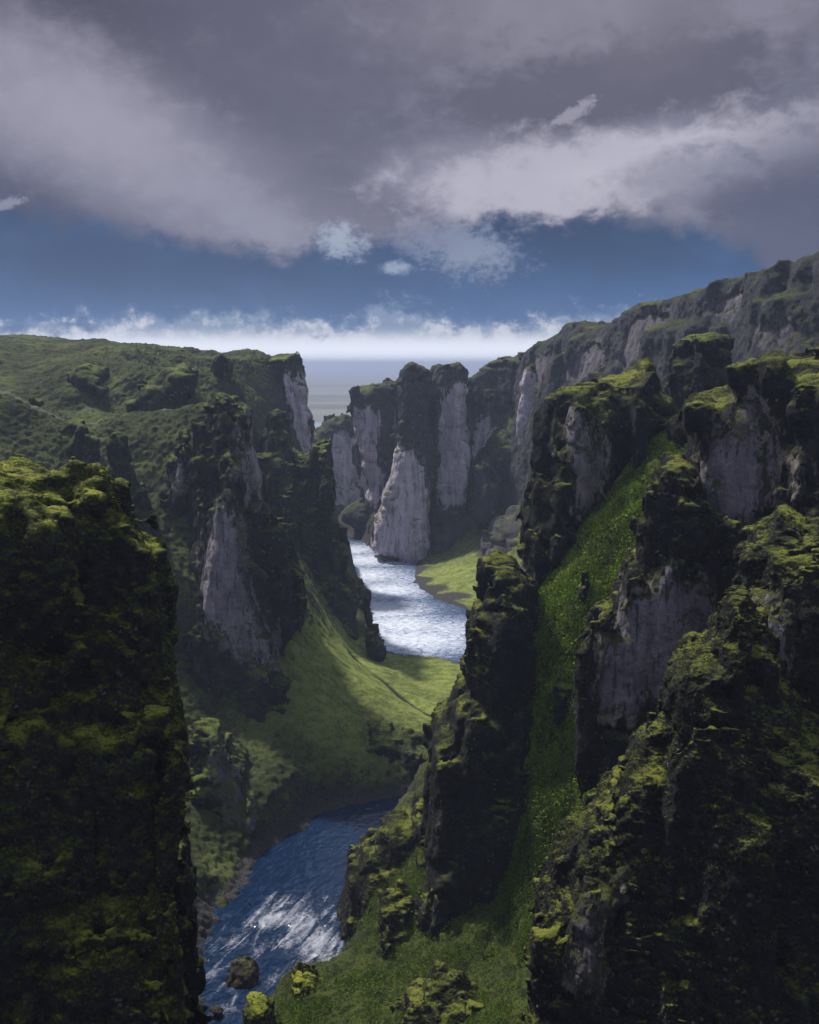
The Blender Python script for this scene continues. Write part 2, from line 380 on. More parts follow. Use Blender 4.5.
def leaf_mat(name, lo, hi):
    m, N, out, b, P, Nn = new_mat(name, False)
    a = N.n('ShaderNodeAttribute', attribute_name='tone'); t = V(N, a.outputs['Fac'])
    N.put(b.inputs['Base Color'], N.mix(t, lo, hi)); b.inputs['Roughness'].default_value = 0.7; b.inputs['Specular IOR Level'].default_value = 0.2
    return m
M = {}
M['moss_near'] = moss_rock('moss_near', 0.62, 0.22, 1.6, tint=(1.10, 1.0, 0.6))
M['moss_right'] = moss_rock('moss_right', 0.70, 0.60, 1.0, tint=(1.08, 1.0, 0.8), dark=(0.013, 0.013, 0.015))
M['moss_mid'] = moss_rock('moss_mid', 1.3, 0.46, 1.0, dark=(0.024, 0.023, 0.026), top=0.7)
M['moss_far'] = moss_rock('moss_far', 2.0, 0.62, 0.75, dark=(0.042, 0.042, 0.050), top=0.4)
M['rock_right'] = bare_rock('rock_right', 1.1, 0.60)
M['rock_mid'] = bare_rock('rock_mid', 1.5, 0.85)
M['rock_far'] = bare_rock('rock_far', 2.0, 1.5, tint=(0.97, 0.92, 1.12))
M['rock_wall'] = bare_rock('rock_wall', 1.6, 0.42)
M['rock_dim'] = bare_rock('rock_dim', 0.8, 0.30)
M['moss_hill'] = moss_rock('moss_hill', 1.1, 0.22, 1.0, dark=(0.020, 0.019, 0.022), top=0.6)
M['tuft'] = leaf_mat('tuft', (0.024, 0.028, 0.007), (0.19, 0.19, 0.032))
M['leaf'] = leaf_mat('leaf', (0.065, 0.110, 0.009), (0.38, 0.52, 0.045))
def scatter(name, v, q, n, size, mat, base=(0, 0, 0), parent=None, blades=3, nzmin=-0.05, leafy=False, weight=None, seed=5, tonef=None, sizef=None):
    g = np.random.default_rng(seed); a, b, c, d = (v[q[:, i]] for i in range(4))
    nr = np.cross(c - a, d - b); ar = np.linalg.norm(nr, axis=1) + 1e-9; nr = nr / ar[:, None]
    ct = (a + b + c + d) / 4; toward = -(nr[:, 0] * ct[:, 0] + nr[:, 1] * ct[:, 1] + nr[:, 2] * (ct[:, 2] - H)) / np.linalg.norm(ct - (0, 0, H), axis=1)
    cl = sstep(fbm(ct[:, 0] / 2.2, ct[:, 1] / 2.2, ct[:, 2] / 1.6, 3), -0.25, 0.6)
    w = ar * (0.10 + sstep(nr[:, 2], nzmin, 0.7)) * (0.12 + cl) * (toward > -0.35)
    if weight is not None: w = ar * weight(ct) * (0.3 + cl)
    i = g.choice(len(q), n, p=w / w.sum()); r1, r2 = g.random((n, 1)), g.random((n, 1))
    p = (a[i] * (1 - r1) + b[i] * r1) * (1 - r2) + (d[i] * (1 - r1) + c[i] * r1) * r2; nn = nr[i]
    tone = np.clip(g.random(n) ** 1.7 * 0.75 + 0.35 * cl[i] * np.clip(nn[:, 2], 0, 1), 0, 1)
    if tonef is not None: tone = tone * tonef(ct[i])
    V_, F_, T_ = [], [], []; sz = size * (sizef(ct[i])[:, None] if sizef is not None else 1.0) * (0.45 + 0.9 * g.random((n, 1)) ** 2)
    for k in range(blades):
        dr = nn * 0.6 + np.array((0, 0, 0.45 if not leafy else 0.15)) + g.normal(0, 0.55, (n, 3)); dr /= np.linalg.norm(dr, axis=1)[:, None]
        sd = np.cross(dr, g.normal(0, 1, (n, 3))); sd /= np.linalg.norm(sd, axis=1)[:, None] + 1e-9
        r = p + g.normal(0, 0.25, (n, 3)) * sz + nn * (0.28 if leafy else -0.02); wd = sz * (0.30 if leafy else 0.17)
        V_.append(np.stack([r, r + dr * sz * 0.5 + sd * wd, r + dr * sz, r + dr * sz * 0.5 - sd * wd], 1).reshape(-1, 3)); T_.append(np.repeat(np.clip(tone + g.normal(0, 0.12, n), 0, 1), 4))
    V_ = np.concatenate(V_); o = mesh_obj(name, V_, np.arange(len(V_)).reshape(-1, 4), mat, base, parent=parent, smooth=False, attrs={'tone': np.concatenate(T_)})
    o['kind'] = 'stuff'; return o
# ------------------------------------------------------------------ sculpting a rock mass from traced outlines
class Frame:
    """a vertical plane the outlines are traced on; (u along it, w away from the eye, z up)"""
    def __init__(s, px, D, pxb=None, Db=None):
        if pxb is None:
            d = ray(px, 400); a = math.atan2(d[0], d[1]); s.n = np.array((math.sin(a), math.cos(a))); s.D = D
        else:
            A_ = on_d(px, 400, D)[:2]; B_ = on_d(pxb, 400, Db)[:2]; u = (B_ - A_) / np.linalg.norm(B_ - A_)
            s.n = np.array((-u[1], u[0])); s.D = float(A_ @ s.n)
        s.u = np.array((s.n[1], -s.n[0]))
    def pt(s, p, w=0.0):
        d = ray(*p); t = (s.D + w) / (d[0] * s.n[0] + d[1] * s.n[1])
        return (t * (d[0] * s.u[0] + d[1] * s.u[1]), H + t * d[2])
    def world(s, u, w, z): return np.stack([u * s.u[0] + w * s.n[0], u * s.u[1] + w * s.n[1], z], -1)
def smooth_poly(p):
    p = np.array(p, float); n = len(p); out = []
    for i in range(n):
        a, b, c = p[i - 1], p[i], p[(i + 1) % n]; out += [b * 0.75 + a * 0.25, b * 0.75 + c * 0.25]
    return out
def rock(name, label, cat, frame, slabs, mat, faces=(), fmat=None, h=0.5, s=1.0, big=1.0, flute=1.0, ledge=1.0, group=None, zmin=-2.0, dice=1.0, seed=0.0, carve=None, shrink=0.7, fs=None, tufts=0, tsize=0.3, cols=0.6, lump=0.8, topcalm=0.7, grow=0.0):
    """slabs: dict(p=outline px, w=depth offset of its front, T=thickness, R=edge rounding, lean=how far the front sets back per metre up)"""
    fr = frame
    for sl_ in slabs: sl_['q'] = smooth_poly([fr.pt(p, sl_.get('w', 0)) for p in sl_['p']])
    pad = 3 * s + 2 * h
    us = np.concatenate([np.array(sl_['q'])[:, 0] for sl_ in slabs]); zs = np.concatenate([np.array(sl_['q'])[:, 1] for sl_ in slabs])
    zlo, zhi = max(zs.min(), zmin) - 1, zs.max() + pad
    wlo = min(fr.D + sl_.get('w', 0) + min(0, sl_.get('lean', 0.0) * (zlo - np.array(sl_['q'])[:, 1].max())) for sl_ in slabs) - pad
    whi = max(fr.D + sl_.get('w', 0) + sl_['T'] for sl_ in slabs) + pad
    ulo, uhi = us.min() - pad, us.max() + pad
    nu, nw, nzz = (int((b - a) / h) + 2 for a, b in ((ulo, uhi), (wlo, whi), (zlo, zhi)))
    U = (ulo + np.arange(nu) * h); Wd = (wlo + np.arange(nw) * h); Z = (zlo + np.arange(nzz) * h)
    U2, Z2 = np.meshgrid(U, Z, indexing='ij')
    wu = 0.9 * s * fbm(U2 / (3.5 * s) + seed, Z2 / (3.5 * s), U2 * 0 + 0.5, 2); wz = 0.7 * s * fbm(U2 / (3.5 * s), Z2 / (3.5 * s) + 31 + seed, U2 * 0 + 3.5, 2)
    F = None
    for sl_ in slabs:
        R = sl_.get('R', 3.0); q = np.array(sl_['q']); zt = q[:, 1].max(); lean = sl_.get('lean', 0.0)
        d2 = poly_sdf(U2 + wu, Z2 + wz, sl_['q']).astype(np.float32)
        front = fr.D + sl_.get('w', 0) + lean * (Z - zt); back = fr.D + sl_.get('w', 0) + sl_['T']
        bl_ = sl_.get('blean', 0.0)
        ff = (front[None, None, :] - Wd[None, :, None]).astype(np.float32) / math.sqrt(1 + lean * lean)
        fb = (Wd[None, :, None] - back - bl_ * (zt - Z)[None, None, :]).astype(np.float32)
        f = smax(smax(d2[:, None, :], ff, R), fb, R)
        F = f if F is None else smin(F, f, sl_.get('k', 1.5 * s))
    F = F.astype(np.float32)
    fmask = []
    for fc in faces:
        q = smooth_poly([fr.pt(p, fc.get('w', 0)) for p in fc['p']])
        jag = 1.15 * min(s, 1.3) * fbm(U2 / (1.3 * min(s, 1.6)) + seed + 5, Z2 / (6 * min(s, 1.6)), U2 * 0 + 8.5, 5, 0.7)
        fmask.append(poly_sdf(U2, Z2, q).astype(np.float32) - grow + jag.astype(np.float32))
    band = np.abs(F) < 4.2 * s * max(big, 1) + 2 * h
    I = np.nonzero(band); u, w, z = U[I[0]].astype(np.float32), Wd[I[1]].astype(np.float32), Z[I[2]].astype(np.float32)
    u = u + seed * 37; c = 1 / s
    kz = np.clip(I[2], 1, F.shape[2] - 2); gz = (F[I[0], I[1], kz + 1] - F[I[0], I[1], kz - 1]) / (2 * h); flat = sstep(gz, 0.25, 0.75); st_ = 1 - topcalm * flat
    n = big * (1.3 * vn(u * c / 8, w * c / 8, z * c / 10) + 1.5 * lump * (0.3 - np.abs(vn(u * c / 3.9 + 9, w * c / 3.9, z * c / 4.6))) + 0.9 * lump * (0.3 - np.abs(vn(u * c / 1.8, w * c / 1.8 + 4, z * c / 2.1))))
    n += st_ * flute * (2.0 * (0.3 - np.abs(vn(u * c / 4.2 + 3, w * c / 4.2, z * c / 24))) + 0.6 * vn(u * c / 1.5, w * c / 1.5, z * c / 11))
    ph = z * c / 3.1 + 2.2 * vn(u * c / 6, w * c / 6, z * c / 7 + 40); sw = ph - np.floor(ph)
    lm = sstep(vn(u * c / 5 + 60, w * c / 5, z * c / 4), -0.1, 0.5)
    n += ledge * 1.1 * lm * (sw ** 2 - 0.35)
    if cols:
        wu_, ww_ = 0.55 * vn(u * c / 5, w * c / 5, z * c / 9 + 3), 0.55 * vn(u * c / 5 + 20, w * c / 5, z * c / 9)
        for sc_, am in ((3.1, 1.0), (1.35, 0.5)):
            f1, f2, rr = cells(u * c / sc_ + wu_, w * c / sc_ + ww_, int(seed) * 5 + int(sc_)); zb = z * c / (sc_ * 3.6) + rr * 5; zi = np.floor(zb)
            r2 = TAB[(zi.astype(np.int32) * 7) & 63, (rr * 31).astype(np.int32) & 63, 5]; zf = zb - zi
            n += st_ * cols * am * (0.95 * rr + 0.3 * r2 + 0.5 * (1 - sstep(f2 - f1, 0.0, 0.22)) - 0.12 * sstep(zf, 0.5, 1.0))
    rough = n * s + shrink * s
    fs = fs or min(s, 1.3)
    depth_c = carve if carve else 0.9 * fs
    cut = np.zeros_like(rough); near = np.zeros_like(rough)
    for fm in fmask:
        mk = fm[I[0], I[2]]; frontside = w < (fr.D + fc.get('lim', 1e9))
        cut = np.maximum(cut, sstep(mk, 0.4 * fs, -0.6 * fs)); near = np.maximum(near, sstep(mk, 2.5 * s, -1 * s))
    G = F.copy(); calm = 1 - 0.55 * near
    G[I] = F[I] + rough * calm + cut * depth_c * 2.2
    v, q = surface_nets(G, np.array((ulo, wlo, zlo)), h); v, q = largest_piece(v, q)
    wv = fr.world(v[:, 0], v[:, 1], v[:, 2]); q = q[:, ::-1] if False else q
    base = wv.mean(0); base[2] = max(wv[:, 2].min(), 0)
    def at_uz(fm, vv):
        return fm[np.clip(np.rint((vv[:, 0] - ulo) / h).astype(int), 0, nu - 1), np.clip(np.rint((vv[:, 2] - zlo) / h).astype(int), 0, nzz - 1)]
    pale = np.zeros(len(v))
    for fc, fm in zip(faces, fmask): pale = np.maximum(pale, sstep(at_uz(fm, v), 3.2 * fs, -0.3 * fs) * (v[:, 1] < fr.D + fc.get('lim', 12 * s)))
    o = mesh_obj(name, wv, q, mat, base, dice=dice, attrs={'pale': pale}); tag(o, label, cat, group, 'thing')
    if tufts:
        keep = np.ones(len(wv), bool)
        for fm in fmask:
            iu_ = np.clip(((v[:, 0] - ulo) / h).astype(int), 0, nu - 1); iz_ = np.clip(((v[:, 2] - zlo) / h).astype(int), 0, nzz - 1); keep &= fm[iu_, iz_] > 0.3 * fs
        scatter('grass_tufts', wv, q[keep[q].all(1)], tufts, tsize, M['tuft'], base, o)
    for fc, fm in zip(faces, fmask):
        G2 = np.full_like(F, 50.0); mk = fm[I[0], I[2]]
        G2[I] = np.maximum(F[I] + rough * calm * 0.6 + depth_c * 0.75, mk - 1.6 * fs)
        zz = Wd > fr.D + fc.get('lim', 12 * s); G2[:, zz, :] = 50.0
        iu = np.nonzero((fm < 3 * s).any(1))[0]; iz = np.nonzero((fm < 3 * s).any(0))[0]
        if not len(iu): continue
        a0, a1, c0, c1 = max(iu[0] - 1, 0), iu[-1] + 2, max(iz[0] - 1, 0), iz[-1] + 2
        v, q = surface_nets(G2[a0:a1, :, c0:c1], np.array((U[a0], wlo, Z[c0])), h)
        if len(v) < 8: continue
        v, q = largest_piece(v, q); wv = fr.world(v[:, 0], v[:, 1], v[:, 2])
        p = mesh_obj('rock_face', wv, q, fmat, base, parent=o, dice=dice, attrs={'edge': sstep(at_uz(fm, v), -3.0 * fs, 0.8 * fs)})
        if fc.get('label'): p['label'] = fc['label']
    return o
# ------------------------------------------------------------------ terrain from control heights
WATER_L = [(190, 1060), (202, 1000), (203, 960), (208, 918), (240, 893), (262, 858), (300, 827), (340, 810), (380, 801), (425, 793)]
HID_A = [(22, 190, 0), (36, 205, 0), (40, 225, 0), (32, 243, 0), (20, 252, 0)]
WATER_L2 = [(460, 664), (440, 657), (400, 655), (386, 648), (376, 628), (371, 602), (356, 571), (342, 545), (330, 532), (318, 524)]
FARL = [(-62, 490, 0), (-110, 560, 0), (-110, 600, 0), (-60, 520, 0)]
WATER_R2 = [(345, 533), (362, 542), (376, 552), (402, 562), (418, 560), (412, 572), (416, 586), (432, 598), (455, 606), (476, 614)]
HID_B = [(34, 300, 0), (52, 262, 0), (62, 225, 0), (52, 190, 0), (30, 166, 0)]
WATER_R = [(425, 816), (400, 830), (376, 850), (345, 880), (337, 910), (345, 945), (330, 975), (300, 985), (265, 998), (245, 1030), (240, 1060)]
wpoly = [on_z(*p)[:2] for p in WATER_L] + [np.array(p[:2], float) for p in HID_A] + [on_z(*p)[:2] for p in WATER_L2] + [np.array(p[:2], float) for p in FARL] \
    + [on_z(*p)[:2] for p in WATER_R2] + [np.array(p[:2], float) for p in HID_B] + [on_z(*p)[:2] for p in WATER_R]
wpoly += [np.array((-14., 70.)), np.array((-14., -60.)), np.array((-32., -60.)), np.array((-30., 70.))]
wpoly = smooth_poly(wpoly)
CT = [  # (px, py, distance): heights follow from the sight line
    (420, 680, 245), (380, 664, 250), (450, 690, 236), (330, 645, 232), (355, 655, 246), (318, 642, 215), (345, 662, 208), (380, 688, 202), (410, 712, 196), (436, 735, 190),
    (400, 700, 215), (370, 672, 225), (430, 720, 204),
    (300, 640, 202), (320, 690, 190), (350, 720, 184), (390, 745, 181), (420, 770, 178), (300, 740, 174), (330, 780, 170), (270, 770, 164), (250, 805, 158), (230, 840, 151), (215, 870, 145),
    (260, 680, 184), (230, 720, 176), (205, 760, 168), (200, 830, 150), (190, 690, 180), (160, 640, 184), (150, 560, 192), (100, 540, 200), (60, 500, 208), (0, 480, 214), (-80, 470, 214),
    (150, 480, 214), (190, 440, 216), (120, 450, 218), (60, 440, 220), (0, 430, 222), (-80, 420, 222),
    (0, 398, 232), (50, 408, 232), (100, 411, 232), (150, 408, 232), (180, 398, 230), (215, 388, 226), (-80, 390, 232),
    (30, 404, 262), (90, 406, 262), (150, 402, 262), (200, 398, 262), (0, 375, 285), (100, 375, 285), (180, 375, 285), (240, 385, 290), (150, 346, 350), (100, 346, 370), (40, 346, 390), (0, 340, 430), (-80, 338, 400),
    (200, 352, 350), (240, 354, 350), (280, 354, 350), (262, 400, 330), (268, 440, 318), (300, 470, 340), (290, 500, 310), (300, 560, 292), (320, 620, 280),
    # right bank knoll and the green gully
    (400, 900, 121), (430, 960, 108), (430, 1000, 100), (500, 960, 107), (345, 900, 127), (480, 1024, 94), (420, 832, 140), (380, 960, 112), (350, 985, 108), (520, 1000, 98),
    (540, 860, 110), (550, 760, 117), (562, 690, 121), (575, 640, 125), (610, 560, 131), (632, 510, 135), (655, 465, 140), (600, 515, 139), (585, 540, 136), (566, 572, 133), (552, 600, 130), (542, 630, 127), (536, 670, 123), (575, 520, 143), (550, 570, 138), (530, 620, 132), (660, 430, 148), (700, 420, 150),
    (640, 760, 112), (700, 700, 104), (790, 720, 90), (800, 820, 84), (760, 560, 112), (819, 500, 120),
    # far right bank
    (430, 580, 358), (455, 575, 345), (470, 560, 360), (450, 590, 338), (480, 590, 330), (490, 610, 316), (500, 500, 400), (440, 550, 392), (520, 560, 350), (540, 480, 390), (560, 420, 400),
    (350, 535, 440), (362, 520, 440), (350, 505, 470), (335, 500, 500),
]
CW = [(-17, 300, 5), (-22, 330, 8), (-20, 362, 6), (-26, 400, 4), (-14, 285, 4), (15, 60, 12), (30, 62, 14), (45, 62, 18), (25, 45, 10), (45, 40, 14), (0, 70, 4), (10, 85, 8), (35, 80, 18), (0, 40, 4), (60, 75, 26), (-85, 246, 55), (-70, 246, 55), (-55, 246, 55), (-100, 246, 56), (-120, 340, 72), (-120, 250, 62), (-120, 420, 74), (-45, 360, 70), (-70, 420, 70), (-60, 120, 40), (-60, 60, 40), (-90, 160, 40), (-60, 0, 40), (-45, 150, 14), (-40, 100, 14),
      (60, 380, 62), (80, 340, 66), (110, 300, 80), (130, 200, 90), (90, 160, 78), (60, 130, 66), (60, 100, 50), (80, 60, 40), (90, 0, 40), (130, 100, 85), (80, 430, 74), (40, 430, 66), (20, 470, 60), (60, 520, 70),
      (140, 400, 95), (160, 500, 90), (70, 220, 22), (60, 280, 18), (24, 215, 2), (-2, 240, 2),
      (-30, 480, 2), (-35, 560, 0), (-60, 640, 0), (10, 640, 10), (100, 640, 40), (-140, 640, 10), (-160, 500, 60), (-200, 300, 78), (-200, 100, 50), (220, 300, 100), (220, 100, 90), (220, 600, 60), (-200, 640, 10)]
cp = np.array([on_d(*c) for c in CT] + [np.array(c, float) for c in CW])
def rbf_fit(p):
    n = len(p); d = np.hypot(p[:, None, 0] - p[None, :, 0], p[:, None, 1] - p[None, :, 1]); A_ = np.zeros((n + 3, n + 3))
    A_[:n, :n] = d - np.eye(n) * 1.0; A_[:n, n] = 1; A_[:n, n + 1:] = p[:, :2]; A_[n, :n] = 1; A_[n + 1:, :n] = p[:, :2].T
    return np.linalg.solve(A_, np.concatenate([p[:, 2], np.zeros(3)]))
cw_ = rbf_fit(cp)
def rbf(x, y):
    r = cw_[-3] + cw_[-2] * x + cw_[-1] * y
    for i in range(len(cp)): r = r + cw_[i] * np.hypot(x - cp[i, 0], y - cp[i, 1])
    return r
PATH_PTS = [on_d(px, py, d)[:2] for px, py, d in [(-30, 396, 233), (0, 398, 233), (20, 402, 232), (45, 409, 231), (80, 412, 231), (112, 412, 231), (142, 411, 231), (156, 403, 231), (180, 397, 230), (200, 391, 228), (215, 388, 226)]]
DITCH = [on_d(px, py, d)[:2] for px, py, d in [(352, 656, 240), (368, 668, 232), (388, 684, 224), (410, 697, 216), (428, 706, 210), (446, 716, 204), (462, 724, 200)]]
def pl_dist(x, y, pts):
    d = np.full(np.shape(x), 1e9)
    for (a, b), (c, e) in zip(pts[:-1], pts[1:]):
        ux, uy = c - a, e - b; t = np.clip(((x - a) * ux + (y - b) * uy) / (ux * ux + uy * uy), 0, 1)
        d = np.minimum(d, np.hypot(x - a - t * ux, y - b - t * uy))
    return d
def height(x, y):
    s = poly_sdf(x, y, wpoly); s2 = s + 1.2 * fbm(x / 5, y / 5, x * 0 + 2.5, 3)
    zc = np.maximum(rbf(x, y), 0.6)
    zc = zc + np.clip((zc - 5) / 14, 0.1, 1) * (2.2 * fbm(x / 16, y / 16, zc / 30, 3) + 1.6 * (0.3 - np.abs(vn(x / 9, y / 9, zc / 9))) + 1.1 * (0.3 - np.abs(vn(x / 4, y / 4, zc / 9))))
    zc = zc - 1.6 * np.exp(-(pl_dist(x, y, DITCH) / 1.5) ** 2)
    up = sstep(s2, 0.6, 4.5)
    z = np.where(s2 > 0, 0.12 + 0.1 * np.minimum(s2, 5) + np.maximum(zc - 0.4, 0.1) * up, np.maximum(-0.25 + s2 * 0.4, -1.8) + 0.0)
    return z, s2
def march(px, py):
    t = np.arange(60, 520, 1.0); q = np.array([on_d(px, py, d) for d in t]); zt = height(q[:, 0], q[:, 1])[0]
    k = np.nonzero(q[:, 2] < zt)[0]; return float(t[k[0]]) if len(k) else 300.0
def axis(lo, hi, flo, fhi, h0, g=1.09):
    a = list(np.arange(flo, fhi, h0)); st = h0
    while a[-1] < hi: st *= g; a.append(a[-1] + st)
    st = h0
    while a[0] > lo: st *= g; a.insert(0, a[0] - st)
    return np.array(a)
ax, ay = axis(-260, 260, -75, 75, 1.1), axis(-40, 720, 75, 420, 1.1)
X, Y = np.meshgrid(ax, ay, indexing='ij'); Zt, St = height(X, Y)
edge = np.minimum(np.minimum(X + 260, 260 - X), np.minimum(Y + 40, 720 - Y)); Zt = np.where(edge < 6, -4, Zt)
def gauss(points, r):
    a = np.zeros_like(X)
    for (px, py, D) in points:
        p = on_d(px, py, D); a = np.maximum(a, np.exp(-((X - p[0]) ** 2 + (Y - p[1]) ** 2) / (r * r)))
    return a
LUSH = gauss([(655, 470, 139), (632, 510, 135), (610, 560, 131), (590, 600, 128), (575, 640, 125), (562, 690, 121), (552, 740, 118), (600, 520, 138), (580, 550, 135), (562, 585, 132), (550, 620, 128)], 6) \
    + 0.6 * gauss([(548, 800, 113), (540, 860, 110), (520, 900, 108), (470, 930, 111), (430, 980, 104), (400, 950, 114), (330, 1012, 104), (365, 1000, 104), (450, 1010, 98), (500, 1010, 97), (520, 1030, 94), (390, 1020, 100), (420, 880, 124)], 9)
MEAD_LIT = gauss([(420, 680, 245), (380, 664, 250), (450, 690, 236), (345, 650, 240), (330, 646, 228), (400, 700, 215)], 17) + gauss([(430, 580, 358), (455, 580, 345), (480, 590, 330), (460, 565, 352)], 22) \
    + 0.6 * gauss([(410, 720, 196), (380, 690, 202), (350, 665, 208), (320, 690, 190), (340, 715, 186), (300, 660, 198)], 11)  # mound patch paled as if sunlit, light painted through the grass mask
GRAV = sstep(St, 3.6, 1.2) * (1 - 0.5 * np.clip(MEAD_LIT, 0, 1)) + gauss([(418, 585, 352), (432, 598, 338), (455, 606, 326), (414, 572, 372)], 7)
PATH = np.exp(-(pl_dist(X, Y, PATH_PTS) / 0.9) ** 2)
def grid_faces(n, m):
    i = np.arange(n * m).reshape(n, m); return np.stack([i[:-1, :-1], i[1:, :-1], i[1:, 1:], i[:-1, 1:]], -1).reshape(-1, 4)
def mat_ground():
    m, N, out, b, P, Nn = new_mat('ground_turf')
    def at(n):
        a = N.n('ShaderNodeAttribute', attribute_name=n); return V(N, a.outputs['Fac'])
    lush, mead_lit, grav = at('lush'), at('lit_meadow'), at('gravel'); nz = N.sep(Nn)[2]
    big = N.noise(P, 0.07, 4, 0.6); mid = N.noise(P, 0.45, 5, 0.62); fine = N.noise(P, 2.2, 4, 0.65); tiny = N.noise(P, 9, 3, 0.6)
    g = N.mix(N.step(mid, 0.36, 0.62), (0.018, 0.022, 0.009), (0.050, 0.062, 0.020))
    g = N.mix(N.step(big + (fine - 0.5) * 0.6, 0.46, 0.66), g, (0.090, 0.108, 0.032))
    g = N.mix(N.m('MINIMUM', mead_lit, 1.0) * 0.85, g, N.mix(N.step(mid + (fine - 0.5) * 0.5, 0.35, 0.65), (0.14, 0.18, 0.04), (0.30, 0.34, 0.085)))  # bright meadow grass, partly sunlight painted into its colour
    l = N.mix(N.step(N.sep(N.voro(P, 1.6, 'F1', 'Color'))[0], 0.3, 0.9), (0.018, 0.026, 0.006), (0.050, 0.070, 0.011))
    l = N.mix(N.step(mid + (fine - 0.5) * 0.8, 0.40, 0.62), l, (0.072, 0.088, 0.015))
    g = N.mix(N.step(lush + (mid - 0.5) * 0.8 + (fine - 0.5) * 0.4, 0.15, 0.6), g, l)
    rk = N.mix(N.step(fine, 0.35, 0.65), (0.022, 0.022, 0.025), (0.075, 0.07, 0.075))
    steep = N.step(nz + (mid - 0.5) * 0.7 + (fine - 0.5) * 0.35 + N.m('MINIMUM', lush, 1.0) * 0.5, 0.58, 0.34)
    g = N.mix(steep, g, rk)
    gr = N.mix(N.step(tiny, 0.35, 0.65), (0.018, 0.017, 0.018), (0.085, 0.08, 0.08))
    g = N.mix(N.step(grav + (fine - 0.5) * 0.7, 0.45, 0.7), g, gr)
    g = N.mix(N.step(at('ditch') + (fine - 0.5) * 0.6, 0.45, 0.75), g, (0.028, 0.024, 0.020))
    g = N.mix(N.step(at('path') + (fine - 0.5) * 0.5, 0.4, 0.7) * 0.8, g, (0.20, 0.18, 0.14))
    N.put(b.inputs['Base Color'], g); b.inputs['Roughness'].default_value = 0.92
    bump(N, b, N.noise(P, 3.0, 5, 0.75), 0.35); b.inputs['Specular IOR Level'].default_value = 0.15
    tuss = N.voro(N.vadd(P, N.vmul(N.noise(P, 0.8, 2, col=True), (0.8, 0.8, 0.8))), 0.9, 'F1')
    calm = 1.0 - N.m('MINIMUM', mead_lit, 1.0) * 0.75
    tus2 = N.voro(P, 2.0)
    h = ((0.5 - tuss) * 0.75 + (mid - 0.5) * 1.0 + (0.4 - tus2) * 0.35 + N.m('MINIMUM', lush, 1.0) * (N.noise(P, 0.2, 4, 0.6) - 0.5) * 3.2) * calm + (fine - 0.5) * 0.28 + (tiny - 0.5) * 0.06
    displace(N, out, h)
    return m
M['ground'] = mat_ground()
ter = mesh_obj('ground', np.stack([X, Y, Zt], -1).reshape(-1, 3), grid_faces(len(ax), len(ay)), M['ground'], dice=2,
               attrs={'lush': LUSH.ravel(), 'lit_meadow': MEAD_LIT.ravel(), 'gravel': GRAV.ravel(), 'path': PATH.ravel(), 'ditch': np.exp(-(pl_dist(X, Y, DITCH) / 1.6) ** 2).ravel()}); tag(ter, kind='structure')
_gf = grid_faces(len(ax), len(ay)); _gv = np.stack([X, Y, Zt], -1).reshape(-1, 3); _lw = LUSH.ravel()
_sel = _gf[_lw[_gf].min(1) > 0.12]
def _lush_w(ct):
    w = np.zeros(len(ct))
    ix = np.clip(np.searchsorted(ax, ct[:, 0]) - 1, 0, len(ax) - 2); iy = np.clip(np.searchsorted(ay, ct[:, 1]) - 1, 0, len(ay) - 2)
    return np.clip(LUSH[ix, iy] * 1.25 + 0.45 * fbm(ct[:, 0] / 3, ct[:, 1] / 3, ct[:, 2] / 3, 3), 0, 1) ** 1.5
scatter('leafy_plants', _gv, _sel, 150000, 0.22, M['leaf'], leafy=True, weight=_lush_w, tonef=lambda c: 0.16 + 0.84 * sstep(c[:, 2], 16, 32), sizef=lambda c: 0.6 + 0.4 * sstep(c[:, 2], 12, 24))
# ------------------------------------------------------------------ river
def mat_water():
    m, N, out, b, P, Nn = new_mat('river_water')
    a = N.n('ShaderNodeAttribute', attribute_name='foam'); foam = V(N, a.outputs['Fac'])
    a = N.n('ShaderNodeAttribute', attribute_name='riffle_glare'); rif_glare = V(N, a.outputs['Fac'])
    w1 = N.noise(P, 0.55, 4, 0.6, 0.8); w2 = N.noise(P, 2.2, 4, 0.65, 0.6)
    px_, py_, pz_ = N.sep(P); fl = N.comb(px_ * 0.93 - py_ * 0.37, (px_ * 0.37 + py_ * 0.93) * 0.22, 0.0)
    st = N.noise(fl, 0.6, 5, 0.62, 1.2); st2 = N.noise(fl, 2.2, 5, 0.7, 0.8)
    fm = N.step(foam * 0.8 + (st - 0.5) * 1.7 + (w2 - 0.5) * 0.7, 0.40, 1.08)
    glitter = N.step(rif_glare * 0.62 + (N.noise(N.vmul(P, (0.8, 0.9, 1)), 0.75, 9, 0.76, 0.8) - 0.5) * 1.5, 0.22, 0.80)  # white speckle painted as sun glitter on the far water
    deep = N.mix(N.m('MINIMUM', rif_glare, 1.0), (0.004, 0.014, 0.040), (0.13, 0.20, 0.36))  # far water paled: sky glare painted into its base colour
    deep = N.mix(N.step(st2, 0.46, 0.68) * 0.7, deep, N.mix(rif_glare, (0.016, 0.042, 0.10), (0.36, 0.44, 0.62)))
    f = N.m('MAXIMUM', fm * 0.85, glitter * 0.85)
    col = N.mix(f, deep, N.mix(rif_glare, (0.42, 0.43, 0.50), (0.80, 0.82, 0.88)))
    N.put(b.inputs['Base Color'], col); N.put(b.inputs['Roughness'], N.m('ADD', f * 0.5, 0.17)); b.inputs['IOR'].default_value = 1.33
    displace(N, out, (w1 - 0.5) * (0.30 + foam * 0.9) + (w2 - 0.5) * 0.14)
    return m
M['water'] = mat_water()
wx, wy = np.arange(-75, 75, 0.9), np.arange(-60, 500, 0.9); WX, WY = np.meshgrid(wx, wy, indexing='ij')
wS = poly_sdf(WX, WY, wpoly)
